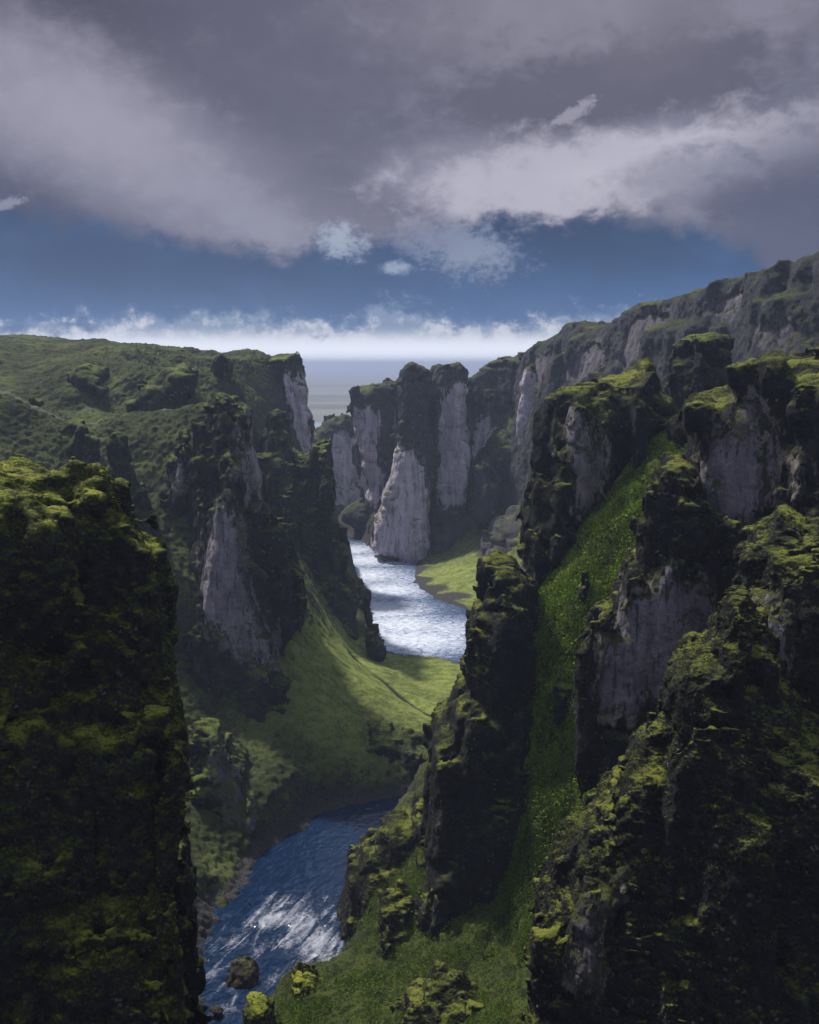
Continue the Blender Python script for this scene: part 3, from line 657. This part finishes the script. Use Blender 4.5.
def wg(points, r, rx=None):
    a = np.zeros_like(WX)
    for px, py, k in points:
        p = on_z(px, py); a = np.maximum(a, k * np.exp(-((WX - p[0]) ** 2 + (WY - p[1]) ** 2) / (r * r)))
    return a
FO = wg([(275, 918, 1), (300, 925, 1), (315, 940, 1), (285, 905, .8), (325, 955, .9), (310, 975, .9), (280, 985, .7), (240, 925, .5), (220, 930, .5), (290, 940, .8), (225, 965, .6), (335, 960, .9), (215, 945, .65), (250, 945, .7), (240, 990, .6), (270, 1005, .6), (220, 1010, .5), (310, 895, .55), (330, 915, .6)], 4.6)
RI_GLARE = wg([(345, 550, 1), (365, 575, 1), (385, 590, 1), (400, 625, 1.0), (390, 640, 1), (420, 640, 1), (440, 630, .9), (380, 610, 1), (365, 560, 1), (400, 580, .8), (455, 645, .6)], 22)  # far reach where glare is painted over the riffles
fq = grid_faces(len(wx), len(wy)); keep = (wS.ravel()[fq].min(1) < 4.0)
used = np.unique(fq[keep]); mp = np.full(WX.size, -1); mp[used] = np.arange(len(used))
wv_ = np.stack([WX, WY, WX * 0], -1).reshape(-1, 3)[used]
riv = mesh_obj('river', wv_, mp[fq[keep]], M['water'], dice=2, attrs={'foam': FO.ravel()[used], 'riffle_glare': RI_GLARE.ravel()[used]}); tag(riv, kind='structure')
# ------------------------------------------------------------------ far plain
def mat_plain():
    m, N, out, b, P, Nn = new_mat('plain_heath', False)
    n1 = N.noise(N.vmul(P, (0.3, 1, 1)), 0.0022, 6, 0.65); n2 = N.noise(P, 0.03, 4, 0.6)
    c = N.mix(N.step(n1, 0.4, 0.6), (0.075, 0.078, 0.062), (0.17, 0.16, 0.135)); c = N.mix(N.step(n2, 0.5, 0.7) * 0.5, c, (0.03, 0.03, 0.025))
    N.put(b.inputs['Base Color'], c); b.inputs['Roughness'].default_value = 0.95
    return m
M['plain'] = mat_plain()
pa = np.array([-30000, -12000, -5000, -2000, -1000, -500, -250, 0, 250, 500, 1000, 2000, 5000, 12000, 30000.]); pb = np.array([-3000, -1000, -300, 0, 300, 600, 900, 1300, 2000, 3000, 5000, 9000, 16000, 30000.])
PX, PY = np.meshgrid(pa, pb, indexing='ij')
pl = mesh_obj('plain', np.stack([PX, PY, PX * 0 - 3.0], -1).reshape(-1, 3), grid_faces(len(pa), len(pb)), M['plain'], smooth=False); tag(pl, kind='structure')
_m, _N, _o, _b, _p, _n = new_mat('calm_water', False); _b.inputs['Base Color'].default_value = (0.30, 0.34, 0.38, 1); _b.inputs['Roughness'].default_value = 0.2; M['calm'] = _m
dw = [on_z(290, 430, -2.7), on_z(352, 431, -2.7), on_z(356, 423, -2.7), on_z(290, 422, -2.7)]
dr = mesh_obj('distant_river', dw, [[0, 1, 2, 3]], M['calm']); tag(dr, kind='structure')
# ------------------------------------------------------------------ rock masses, far to near
P_ = lambda *a: [(a[i], a[i + 1]) for i in range(0, len(a), 2)]
def S(p, w=0, T=12, R=4, lean=0.1, **k): return dict(p=p, w=w, T=T, R=R, lean=lean, **k)
def Fc(p, **k): return dict(p=p, **k)
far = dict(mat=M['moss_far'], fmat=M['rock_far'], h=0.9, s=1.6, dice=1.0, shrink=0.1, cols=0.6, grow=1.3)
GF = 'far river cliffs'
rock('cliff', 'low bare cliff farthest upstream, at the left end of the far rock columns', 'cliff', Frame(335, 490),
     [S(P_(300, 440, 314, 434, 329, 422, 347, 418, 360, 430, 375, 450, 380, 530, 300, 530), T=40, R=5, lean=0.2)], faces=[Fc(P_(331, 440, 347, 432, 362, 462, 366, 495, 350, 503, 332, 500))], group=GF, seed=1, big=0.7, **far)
rock('cliff', 'broad moss hung cliff with a pale strip, next left of the tallest rock column', 'cliff', Frame(375, 428),
     [S(P_(349, 391, 364, 384, 396, 384, 410, 390, 410, 560, 380, 560, 370, 517, 366, 497, 362, 468, 357, 443, 350, 415), T=30, R=6, lean=0.08)],
     faces=[Fc(P_(355, 413, 364, 409, 376, 420, 372, 461, 379, 482, 376, 505, 368, 500, 363, 455))], group=GF, seed=52, big=0.7, flute=1.3, **far)
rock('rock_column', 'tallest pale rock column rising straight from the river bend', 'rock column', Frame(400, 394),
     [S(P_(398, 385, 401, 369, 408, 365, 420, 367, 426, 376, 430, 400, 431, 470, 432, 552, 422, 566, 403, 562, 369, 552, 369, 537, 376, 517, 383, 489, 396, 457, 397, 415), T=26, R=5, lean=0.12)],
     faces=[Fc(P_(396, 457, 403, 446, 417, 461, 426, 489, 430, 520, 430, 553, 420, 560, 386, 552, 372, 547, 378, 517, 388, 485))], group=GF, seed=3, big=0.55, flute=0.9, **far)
rock('rock_column', 'second rock column with a long pale face and mossy cap, right of the tallest', 'rock column', Frame(448, 406),
     [S(P_(430, 382, 433, 371, 440, 365, 452, 363, 461, 367, 466, 380, 470, 420, 472, 570, 428, 570, 428, 480), T=26, R=5, lean=0.1),
      S(P_(432, 540, 445, 520, 462, 515, 476, 530, 480, 580, 428, 580), w=-12, T=14, R=6, lean=0.5)],
     faces=[Fc(P_(445, 404, 463, 380, 467, 425, 465, 468, 461, 505, 445, 498, 436, 482, 445, 461, 444, 425))], group=GF, seed=4, big=0.6, **far)
rock('cliff', 'dark moss covered cliff with two small pale scars between column and pillar', 'cliff', Frame(500, 428),
     [S(P_(463, 385, 480, 373, 505, 358, 523, 355, 545, 354, 560, 360, 560, 540, 463, 540), T=40, R=7, lean=0.25)],
     faces=[Fc(P_(478, 424, 488, 420, 490, 455, 476, 463)), Fc(P_(494, 428, 503, 430, 503, 446, 494, 452))], group=GF, seed=5, big=0.8, **far)
rock('rock_pillar', 'slim pale rock pillar right behind the left edge of the near right crag', 'rock pillar', Frame(530, 394),
     [S(P_(519, 377, 523, 366, 531, 363, 541, 376, 553, 394, 560, 430, 556, 560, 514, 560, 514, 500, 516, 461, 519, 408), T=24, R=5, lean=0.05)],
     faces=[Fc(P_(519, 387, 525, 371, 535, 378, 549, 398, 550, 430, 544, 500, 516, 512, 515, 461, 519, 410))], group=GF, seed=6, big=0.45, flute=0.7, **far)
rock('mossy_mound', 'rounded dark green mound below the two pale scars', 'mound', Frame(487, 385), [S(P_(463, 490, 470, 470, 486, 464, 503, 472, 511, 490, 511, 530, 462, 530), T=18, R=12, lean=0.4)], M['moss_far'], h=1.1, s=2.0, group='mounds under the far cliffs', cols=0.15, flute=0.3, seed=7)
rock('mossy_mound', 'smaller dark green mound perched above the rounded one, left of the pale pillar', 'mound', Frame(502, 400), [S(P_(486, 460, 494, 450, 506, 447, 515, 455, 518, 480, 484, 480), T=16, R=10, lean=0.4)], M['moss_far'], h=1.1, s=2.0, group='mounds under the far cliffs', cols=0.15, flute=0.3, seed=8)
rock('mossy_mound', 'low dark mound at the foot of the broad moss hung cliff', 'mound', Frame(356, 440), [S(P_(342, 522, 350, 507, 362, 498, 372, 500, 376, 530, 344, 530), T=16, R=9, lean=0.5)], M['moss_far'], h=1.1, s=2.0, group='mounds under the far cliffs', cols=0.15, flute=0.3, seed=9)
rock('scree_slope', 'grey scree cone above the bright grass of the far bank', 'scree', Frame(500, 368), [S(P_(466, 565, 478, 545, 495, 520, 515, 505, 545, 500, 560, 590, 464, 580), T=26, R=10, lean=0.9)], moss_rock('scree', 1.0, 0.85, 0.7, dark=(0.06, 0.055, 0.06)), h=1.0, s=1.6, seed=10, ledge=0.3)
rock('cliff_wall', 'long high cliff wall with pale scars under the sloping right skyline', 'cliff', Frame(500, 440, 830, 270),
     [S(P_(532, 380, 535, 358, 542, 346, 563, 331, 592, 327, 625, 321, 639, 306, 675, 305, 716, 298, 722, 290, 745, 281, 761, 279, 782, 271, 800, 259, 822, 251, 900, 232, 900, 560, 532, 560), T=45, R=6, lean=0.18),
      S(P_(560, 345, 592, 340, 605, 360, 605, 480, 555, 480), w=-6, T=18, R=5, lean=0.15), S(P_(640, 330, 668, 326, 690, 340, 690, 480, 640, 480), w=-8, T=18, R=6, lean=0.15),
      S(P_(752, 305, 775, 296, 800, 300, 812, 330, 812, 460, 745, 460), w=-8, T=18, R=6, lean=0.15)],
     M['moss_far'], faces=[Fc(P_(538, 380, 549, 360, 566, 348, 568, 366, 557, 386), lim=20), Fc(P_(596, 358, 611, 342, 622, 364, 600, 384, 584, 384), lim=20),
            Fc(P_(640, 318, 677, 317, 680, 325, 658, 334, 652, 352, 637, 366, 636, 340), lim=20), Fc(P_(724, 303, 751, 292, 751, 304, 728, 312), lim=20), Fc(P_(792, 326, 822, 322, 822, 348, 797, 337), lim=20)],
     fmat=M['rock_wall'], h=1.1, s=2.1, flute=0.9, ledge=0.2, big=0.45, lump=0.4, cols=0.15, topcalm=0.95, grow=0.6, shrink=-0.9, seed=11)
mid = dict(mat=M['moss_mid'], fmat=M['rock_mid'], h=0.6, s=1.25, tufts=9000, tsize=0.26)
rock('cliff', 'cliff with a pale torn face ending the grassy left plateau against the sky', 'cliff', Frame(288, 345),
     [S(P_(268, 352, 286, 350, 298, 347, 303, 358, 308, 385, 313, 420, 313, 480, 245, 480, 250, 400, 258, 365), T=22, R=4, lean=0.06)],
     faces=[Fc(P_(290, 385, 306, 374, 311, 418, 311, 458, 292, 460, 294, 418, 285, 375), lim=16)], h=0.8, s=1.5, mat=M['moss_mid'], fmat=M['rock_far'], seed=12, flute=1.2, big=0.6)
rock('rock_spur', 'knobbly black rock spur with a leaning tower, stepping down to the river', 'rock spur', Frame(320, 264),
     [S(P_(262, 415, 275, 413, 284, 430, 292, 457, 304, 460, 316, 449, 328, 445, 330, 455, 328, 480, 332, 515, 338, 545, 347, 580, 350, 650, 240, 650, 245, 500), w=4, T=26, R=4, lean=0.2),
      S(P_(312, 470, 317, 450, 324, 443, 331, 444, 332, 470, 336, 520, 342, 560, 352, 600, 336, 620, 326, 560, 318, 510), w=-5, T=9, R=2.5, lean=0.12),
      S(P_(276, 500, 296, 480, 306, 500, 314, 560, 330, 610, 290, 620, 276, 560), w=-3, T=9, R=4, lean=0.3),
      S(P_(300, 590, 318, 572, 342, 573, 352, 592, 362, 618, 364, 650, 340, 660, 306, 650), w=-8, T=14, R=6, lean=0.4)], seed=13, ledge=1.4, **mid)
rock('boulder', 'rounded mossy boulder at the river end of the grass flat', 'boulder', Frame(375, 247), [S(P_(361, 636, 370, 622, 378, 623, 386, 640, 390, 656, 386, 666, 372, 666, 362, 652), T=9, R=7, lean=0.2)], M['moss_mid'], h=0.45, s=0.9, group='river boulders', shrink=0.2, cols=0.0, flute=0.2, ledge=0.3, lump=0.6, seed=14)
rock('boulder', 'dark round boulder in the water at the tip of the spur', 'boulder', Frame(363, 312), [S(P_(350, 585, 355, 572, 365, 570, 373, 583, 376, 598, 372, 608, 350, 608), T=8, R=7, lean=0.2)], M['moss_mid'], h=0.5, s=0.9, group='river boulders', shrink=0.2, cols=0.0, flute=0.2, ledge=0.3, lump=0.6, seed=15)
rock('rock_pinnacle', 'sharp pinnacle with a tall pale triangular face above the grass slope', 'rock pinnacle', Frame(240, 190),
     [S(P_(205, 402, 214, 389, 226, 392, 240, 399, 252, 404, 258, 412, 259, 440, 264, 476, 266, 520, 280, 538, 294, 554, 303, 590, 303, 615, 285, 660, 270, 720, 180, 720, 178, 600, 190, 520, 198, 450), w=8, T=24, R=4, lean=0.22),
      S(P_(219, 470, 226, 455, 237, 460, 241, 500, 247, 560, 256, 600, 274, 628, 276, 660, 258, 700, 215, 690, 196, 640, 200, 600, 203, 560, 209, 525, 215, 490), w=-3, T=14, R=2.5, lean=0.16),
      S(P_(180, 640, 205, 622, 240, 648, 275, 664, 292, 690, 288, 735, 266, 768, 232, 782, 180, 770), w=-8, T=16, R=4, lean=0.35)],
     faces=[Fc(P_(222, 504, 234, 512, 239, 554, 246, 603, 271, 630, 272, 659, 244, 644, 220, 625, 202, 608, 203, 564, 209, 530), w=-3, lim=8), Fc(P_(244, 420, 256, 412, 260, 466, 262, 505, 251, 502, 245, 466), w=6, lim=20)],
     seed=16, big=0.7, **mid)
rock('rock_spire', 'small mossy spire with a grey stain standing on the left hillside', 'rock spire', Frame(180, march(180, 500) - 1), [S(P_(176, 426, 181, 418, 187, 428, 194, 460, 198, 520, 162, 520, 168, 460), T=8, R=4, lean=0.2)], faces=[Fc(P_(175, 468, 184, 466, 185, 488, 176, 488))], h=0.6, s=1.0, mat=M['moss_mid'], fmat=M['rock_mid'], seed=17)
GO = 'dark outcrops on the left hillside'
rock('rock_outcrop', 'small black outcrop beside the footpath near the left edge', 'outcrop', Frame(31, march(31, 404) - 1), [S(P_(22, 406, 24, 392, 30, 388, 37, 393, 43, 408), T=6, R=3, lean=0.3)], M['moss_hill'], h=0.5, s=0.8, group=GO, shrink=0.25, ledge=0.4, seed=18)
rock('rock_outcrop', 'largest dark domed outcrop under the grassy plateau, above the path', 'outcrop', Frame(155, march(155, 405) - 1), [S(P_(116, 420, 128, 390, 145, 372, 170, 361, 192, 364, 200, 380, 203, 420), T=25, R=8, lean=0.5)], M['moss_hill'], h=0.8, s=1.8, group=GO, shrink=0.25, ledge=0.4, seed=19)
rock('rock_outcrop', 'broad shallow outcrop halfway up the grassy plateau slope', 'outcrop', Frame(92, march(92, 396) - 1), [S(P_(70, 400, 74, 378, 86, 366, 108, 366, 116, 380, 118, 402), T=16, R=7, lean=0.5)], M['moss_hill'], h=0.8, s=1.6, group=GO, shrink=0.25, ledge=0.4, seed=20)
rock('rock_outcrop', 'small dark knob near the plateau top, right of the large domed outcrop', 'outcrop', Frame(221, march(221, 380) - 1), [S(P_(213, 385, 215, 364, 221, 359, 227, 365, 228, 388), T=10, R=4, lean=0.3)], M['moss_hill'], h=0.7, s=1.2, group=GO, shrink=0.25, ledge=0.4, seed=21)
rock('rock_outcrop', 'bluish black bare outcrop just below the footpath bend', 'outcrop', Frame(74, march(74, 455) - 1), [S(P_(57, 465, 60, 435, 68, 422, 84, 426, 90, 440, 92, 465), T=8, R=4, lean=0.3)], M['moss_hill'], h=0.6, s=1.1, group=GO, shrink=0.25, ledge=0.4, seed=22)
rock('rock_outcrop', 'tall dark gully wall between the near left cliff and the spire', 'outcrop', Frame(140, march(140, 540) - 1), [S(P_(108, 470, 116, 440, 128, 446, 140, 470, 156, 500, 160, 560, 110, 560), T=10, R=5, lean=0.3)], M['moss_hill'], h=0.6, s=1.2, group=GO, shrink=0.25, ledge=0.4, seed=23)
rock('rock_bank', 'mossy rock bank with a grey slanting slab, at the water below the pinnacle', 'rock bank', Frame(230, 157),
     [S(P_(190, 720, 205, 742, 225, 760, 245, 785, 258, 815, 262, 850, 240, 885, 205, 905, 185, 905), T=14, R=5, lean=0.3)], faces=[Fc(P_(213, 755, 224, 768, 246, 800, 250, 822, 240, 818, 218, 790))], h=0.5, s=1.0, mat=M['moss_mid'], fmat=M['rock_dim'], seed=24)
rock('rock_bank', 'dark overhanging turf bank at the foot of the grass mound, above the water', 'rock bank', Frame(395, 177),
     [S(P_(350, 772, 356, 752, 372, 738, 396, 742, 424, 750, 446, 762, 446, 786, 420, 790, 385, 793, 360, 792), T=12, R=3, lean=0.3)], M['moss_mid'], h=0.5, s=0.9, seed=41)
rock('flat_rock', 'smooth wet slab on the left bank beside the rapids', 'rock', Frame(222, 138), [S(P_(196, 905, 208, 895, 232, 905, 244, 920, 235, 928, 196, 930), T=5, R=2, lean=0.8)], bare_rock('wet_rock', 0.9, 0.22), h=0.3, s=0.4, seed=25, flute=0.2)
# right side
rt = dict(mat=M['moss_right'], fmat=M['rock_right'])
rock('rock_outcrop', 'dark rock breaking through the middle of the bright green gully', 'outcrop', Frame(585, march(585, 606) - 1), [S(P_(575, 620, 577, 585, 583, 571, 591, 576, 594, 596, 593, 620), T=6, R=2, lean=0.3)], M['moss_right'], h=0.3, s=0.5, seed=45)
rock('rock_outcrop', 'low dark rock near the lower end of the bright green gully', 'outcrop', Frame(560, march(560, 716) - 1), [S(P_(546, 730, 550, 702, 560, 692, 569, 700, 572, 730), T=5, R=2, lean=0.4)], M['moss_right'], h=0.3, s=0.5, seed=46)
rock('rock_tooth', 'dark jagged rock tooth standing between the far wall and near right crags', 'rock tooth', Frame(703, 178),
     [S(P_(660, 430, 668, 350, 675, 342, 680, 348, 684, 336, 691, 329, 700, 333, 712, 333, 730, 338, 734, 350, 730, 375, 726, 430), T=12, R=3, lean=0.15)], M['moss_mid'], h=0.6, s=1.2, seed=26, ledge=1.5)
rock('crag', 'layered green topped crag left of the bright gully, highest on the near right', 'crag', Frame(600, 142),
     [S(P_(541, 425, 545, 402, 556, 392, 579, 383, 604, 381, 629, 372, 648, 360, 660, 364, 665, 385, 675, 397, 687, 412, 690, 440, 658, 456, 628, 484, 596, 514, 576, 548, 548, 580, 534, 622, 514, 626, 514, 556, 516, 530, 515, 515, 530, 499, 538, 472, 536, 445), T=24, R=5, lean=0.3, blean=0.2),
      S(P_(560, 400, 585, 396, 598, 430, 604, 475, 594, 512, 562, 552, 538, 592, 530, 520, 544, 450), w=-5, T=10, R=4, lean=0.1)],
     faces=[Fc(P_(567, 424, 577, 428, 596, 452, 599, 484, 599, 528, 581, 512, 579, 470, 569, 450), w=-5, lim=8), Fc(P_(519, 553, 533, 570, 529, 590, 522, 586), lim=8)], h=0.5, s=1.15, ledge=1.3, seed=27, tufts=16000, tsize=0.18, big=0.8, **rt)
rock('crag', 'mossy crag at the right edge with a broad pale hollow face', 'crag', Frame(760, 114),
     [S(P_(684, 416, 703, 405, 727, 401, 731, 389, 729, 374, 745, 371, 770, 360, 795, 352, 819, 350, 900, 346, 900, 700, 690, 700, 700, 560, 690, 500, 678, 470, 688, 430), T=24, R=4, lean=0.2),
      S(P_(762, 372, 790, 360, 819, 362, 880, 360, 880, 640, 780, 640, 778, 500, 765, 430), w=-5, T=12, R=5, lean=0.15)],
     faces=[Fc(P_(732, 410, 749, 402, 762, 422, 758, 451, 778, 472, 772, 497, 761, 511, 720, 515, 700, 498, 699, 476, 728, 455), lim=9)], h=0.45, s=0.95, seed=28, tufts=16000, tsize=0.16, **rt)
rock('crag', 'mossy pinnacle with a pale bare foot standing right of the bright gully', 'crag', Frame(655, 102),
     [S(P_(652, 494, 661, 477, 675, 467, 695, 466, 701, 480, 702, 505, 718, 521, 721, 552, 716, 600, 712, 720, 640, 800, 585, 800, 580, 720, 588, 645, 601, 621, 617, 592, 628, 570, 637, 555, 632, 530, 640, 511), T=18, R=4, lean=0.2)],
     faces=[Fc(P_(637, 582, 658, 574, 675, 589, 703, 589, 703, 638, 690, 655, 671, 662, 664, 680, 634, 698, 610, 702, 604, 688, 609, 655, 622, 620), lim=8)], h=0.4, s=0.85, seed=29, tufts=16000, tsize=0.15, ledge=1.0, **rt)
rock('rock_buttress', 'black rock buttress dropping to the grassy knoll beside the river', 'rock buttress', Frame(490, 121),
     [S(P_(483, 576, 490, 568, 505, 565, 518, 568, 526, 580, 536, 592, 545, 620, 542, 660, 540, 700, 542, 780, 538, 860, 528, 920, 500, 962, 478, 985, 454, 985, 448, 945, 426, 918, 421, 868, 421, 810, 424, 766, 434, 727, 458, 673, 478, 612), T=16, R=4, lean=0.28),
      S(P_(490, 782, 503, 770, 516, 800, 522, 860, 512, 930, 480, 975, 452, 975, 448, 900, 462, 830), w=-4, T=8, R=3, lean=0.2)],
     h=0.45, s=0.95, seed=30, tufts=16000, tsize=0.16, big=0.8, **rt)
rock('crag', 'dark crag running out of the right edge, with faint pale streaks', 'crag', Frame(790, 80),
     [S(P_(742, 606, 746, 571, 757, 547, 778, 537, 819, 531, 900, 528, 900, 1200, 730, 1200, 715, 800, 722, 660), T=16, R=3.5, lean=0.15)],
     faces=[Fc(P_(752, 618, 779, 611, 785, 649, 783, 705, 776, 726, 766, 688, 755, 642), lim=7), Fc(P_(749, 757, 756, 751, 757, 834, 749, 834), lim=7)], h=0.36, s=0.7, seed=31, tufts=20000, tsize=0.14, dice=2, **rt)
rock('rock_ridge', 'nearest mossy ridge slanting down to the bottom edge on the right', 'rock ridge', Frame(680, 67),
     [S(P_(742, 622, 752, 622, 762, 650, 800, 720, 860, 800, 900, 860, 900, 1250, 528, 1250, 531, 1000, 534, 941, 538, 902, 548, 880, 562, 853, 582, 829, 606, 795, 640, 765, 660, 727, 686, 692, 713, 657), T=14, R=3.5, lean=0.25),
      S(P_(543, 912, 560, 888, 590, 874, 630, 869, 664, 863, 700, 858, 741, 848, 756, 851, 773, 869, 807, 899, 828, 940, 840, 1250, 526, 1250, 530, 990), w=-4, T=9, R=2.5, lean=0.12)],
     faces=[Fc(P_(585, 914, 613, 890, 619, 895, 597, 936, 590, 970, 580, 975), w=-4, lim=5)], h=0.32, s=0.62, seed=32, tufts=36000, tsize=0.13, dice=2, ledge=0.9, zmin=18, mat=M['moss_right'], fmat=M['rock_dim'])
rock('mossy_rock', 'round topped mossy rock overhanging the rapids from the right bank', 'rock', Frame(380, 127), [S(P_(339, 900, 341, 872, 357, 860, 374, 857, 379, 838, 396, 826, 432, 818, 446, 870, 410, 920, 374, 944, 350, 958, 341, 940), T=11, R=5, lean=0.25)], M['moss_right'], h=0.35, s=0.8, seed=33, tufts=8000, tsize=0.14, cols=0.1, flute=0.4, ledge=0.5, shrink=0.3)
GB = 'mossy rocks on the near right bank'
rock('mossy_rock', 'mossy rock at the bottom, where the knoll meets the rapids', 'rock', Frame(300, 106), [S(P_(278, 1030, 279, 992, 290, 984, 316, 985, 335, 1000, 340, 1035), T=6, R=2.5, lean=0.3)], M['moss_near'], h=0.2, s=0.45, group=GB, seed=34, cols=0.3, tufts=2500, tsize=0.14)
rock('mossy_rock', 'low mossy rock cut by the bottom edge, farthest out into the river', 'rock', Frame(258, 101), [S(P_(240, 1050, 243, 1016, 255, 1008, 268, 1012, 276, 1024, 278, 1050), T=5, R=2, lean=0.3)], M['moss_near'], h=0.2, s=0.45, group=GB, seed=35, cols=0.3, tufts=2500, tsize=0.14)
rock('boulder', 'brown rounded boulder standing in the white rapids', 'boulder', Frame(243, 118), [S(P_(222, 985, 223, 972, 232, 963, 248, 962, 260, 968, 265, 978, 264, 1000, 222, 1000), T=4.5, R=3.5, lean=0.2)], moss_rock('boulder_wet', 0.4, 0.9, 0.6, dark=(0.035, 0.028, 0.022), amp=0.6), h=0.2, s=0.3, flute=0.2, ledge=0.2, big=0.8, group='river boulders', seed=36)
# left foreground
rock('cliff', 'nearest mossy cliff filling the lower left, with cushion topped ledges', 'cliff', Frame(90, 62),
     [S(P_(-170, 500, -120, 480, -60, 474, -20, 465, 10, 463, 40, 470, 56, 476, 75, 467, 100, 468, 120, 474, 129, 488, 134, 505, 141, 520, 150, 534, 153, 550, 160, 562, 166, 570, 168, 592, 172, 605, 173, 620, 178, 640, 182, 680, 180, 706, 178, 730, 186, 760, 188, 800, 190, 850, 186, 870, 182, 900, 184, 950, 192, 1000, 198, 1060, 200, 1250, -180, 1250), T=16, R=3, lean=0.14),
      S(P_(-60, 510, -40, 504, 20, 499, 62, 501, 80, 510, 84, 530, 84, 640, -60, 640), w=-4.5, T=8, R=2.2, lean=0.12),
      S(P_(95, 500, 110, 490, 128, 492, 134, 506, 130, 530, 95, 530), w=-2.5, T=5, R=2, lean=0.1), S(P_(126, 548, 140, 540, 160, 552, 166, 575, 150, 590, 128, 575), w=-3, T=5, R=2, lean=0.1),
      S(P_(60, 640, 80, 622, 96, 630, 98, 680, 60, 690), w=-3, T=5, R=2, lean=0.1), S(P_(10, 600, 40, 588, 56, 600, 52, 650, 10, 660), w=-5.5, T=5, R=2, lean=0.1), S(P_(100, 800, 130, 790, 150, 805, 150, 850, 100, 860), w=-5.5, T=5, R=2, lean=0.1),
      S(P_(20, 870, 60, 858, 90, 868, 90, 930, 20, 930), w=-6, T=5, R=2, lean=0.1),
      S(P_(100, 540, 128, 522, 150, 545, 163, 562, 166, 600, 168, 700, 90, 700), w=-1.5, T=6, R=2, lean=0.15),
      S(P_(-60, 738, 60, 726, 150, 728, 176, 722, 184, 745, 187, 770, 188, 850, 180, 900, 184, 1000, 190, 1250, -60, 1250), w=-4, T=6, R=1.6, lean=0.08)],
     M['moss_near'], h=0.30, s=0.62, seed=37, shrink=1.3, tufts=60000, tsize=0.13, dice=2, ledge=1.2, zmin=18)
rock('cliff', 'narrow dark rock strip just behind the near left cliff, beside the rapids', 'cliff', Frame(190, 72), [S(P_(150, 860, 178, 862, 188, 872, 194, 900, 197, 950, 199, 1030, 200, 1250, 150, 1250), T=8, R=2, lean=0.05)], M['moss_right'], h=0.3, s=0.5, seed=38, zmin=18)
rock('mossy_rock', 'broad dark mossy hump cut by the bottom edge in the middle of the knoll', 'rock', Frame(440, march(440, 1020) - 1), [S(P_(384, 1070, 390, 1012, 412, 996, 440, 990, 470, 998, 492, 1014, 498, 1070), T=6, R=3, lean=0.6)], M['moss_right'], h=0.25, s=0.5, group=GB, seed=47, cols=0.25, tufts=5000, tsize=0.14)
rock('mossy_rock', 'dark mossy rock on the knoll just left of the foot of the black buttress', 'rock', Frame(398, march(398, 925) - 1), [S(P_(372, 945, 376, 915, 390, 900, 410, 898, 422, 912, 424, 945), T=5, R=2.5, lean=0.6)], M['moss_right'], h=0.25, s=0.5, group=GB, seed=48, cols=0.25, tufts=4000, tsize=0.14)
GW = 'wet stones in the rapids'
for lab, px, py, D, r in [('low wet stone cut by the bottom edge below the brown boulder', 215, 1016, 105, 0.9), ('small wet stone between the brown boulder and the left bank', 212, 962, 121, 0.55),
                          ('small dark stone at the foot of the overhanging mossy rock', 336, 966, 122, 0.6), ('small stone just upstream of the white rapids near the left bank', 252, 905, 138, 0.5)]:
    c_ = on_z(px, py, 0.0); k_ = FPX / np.linalg.norm(c_ - (0, 0, H)) * r
    rock('stone', lab, 'stone', Frame(px, math.hypot(c_[0], c_[1])), [S([(px + k_ * 1.25 * math.cos(a_), py + k_ * 0.75 * math.sin(a_)) for a_ in np.linspace(0, 6.28, 9)[:-1]], w=-r, T=2.2 * r, R=1.6 * r, lean=0.2)],
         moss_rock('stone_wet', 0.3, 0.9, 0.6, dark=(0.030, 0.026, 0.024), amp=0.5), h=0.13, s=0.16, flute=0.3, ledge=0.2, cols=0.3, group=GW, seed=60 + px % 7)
# ------------------------------------------------------------------ air
def haze():
    m = bpy.data.materials.new('haze_air'); m.use_nodes = True; m.node_tree.nodes.clear(); N = NT(m.node_tree)
    out = N.n('ShaderNodeOutputMaterial'); v = N.n('ShaderNodeVolumePrincipled')
    v.inputs['Color'].default_value = (0.56, 0.66, 0.92, 1); v.inputs['Density'].default_value = HAZE_D; v.inputs['Anisotropy'].default_value = 0.3
    N.link(v.outputs[0], out.inputs['Volume'])
    x, y0, y1, z0, z1 = 31000, -3500, 31000, -8, 114
    vs = [(a, b, c) for c in (z0, z1) for b in (y0, y1) for a in (-x, x)]
    o = mesh_obj('haze', vs, [(0, 2, 3, 1), (4, 5, 7, 6), (0, 1, 5, 4), (2, 6, 7, 3), (0, 4, 6, 2), (1, 3, 7, 5)], m, smooth=False); tag(o, kind='stuff')
haze()
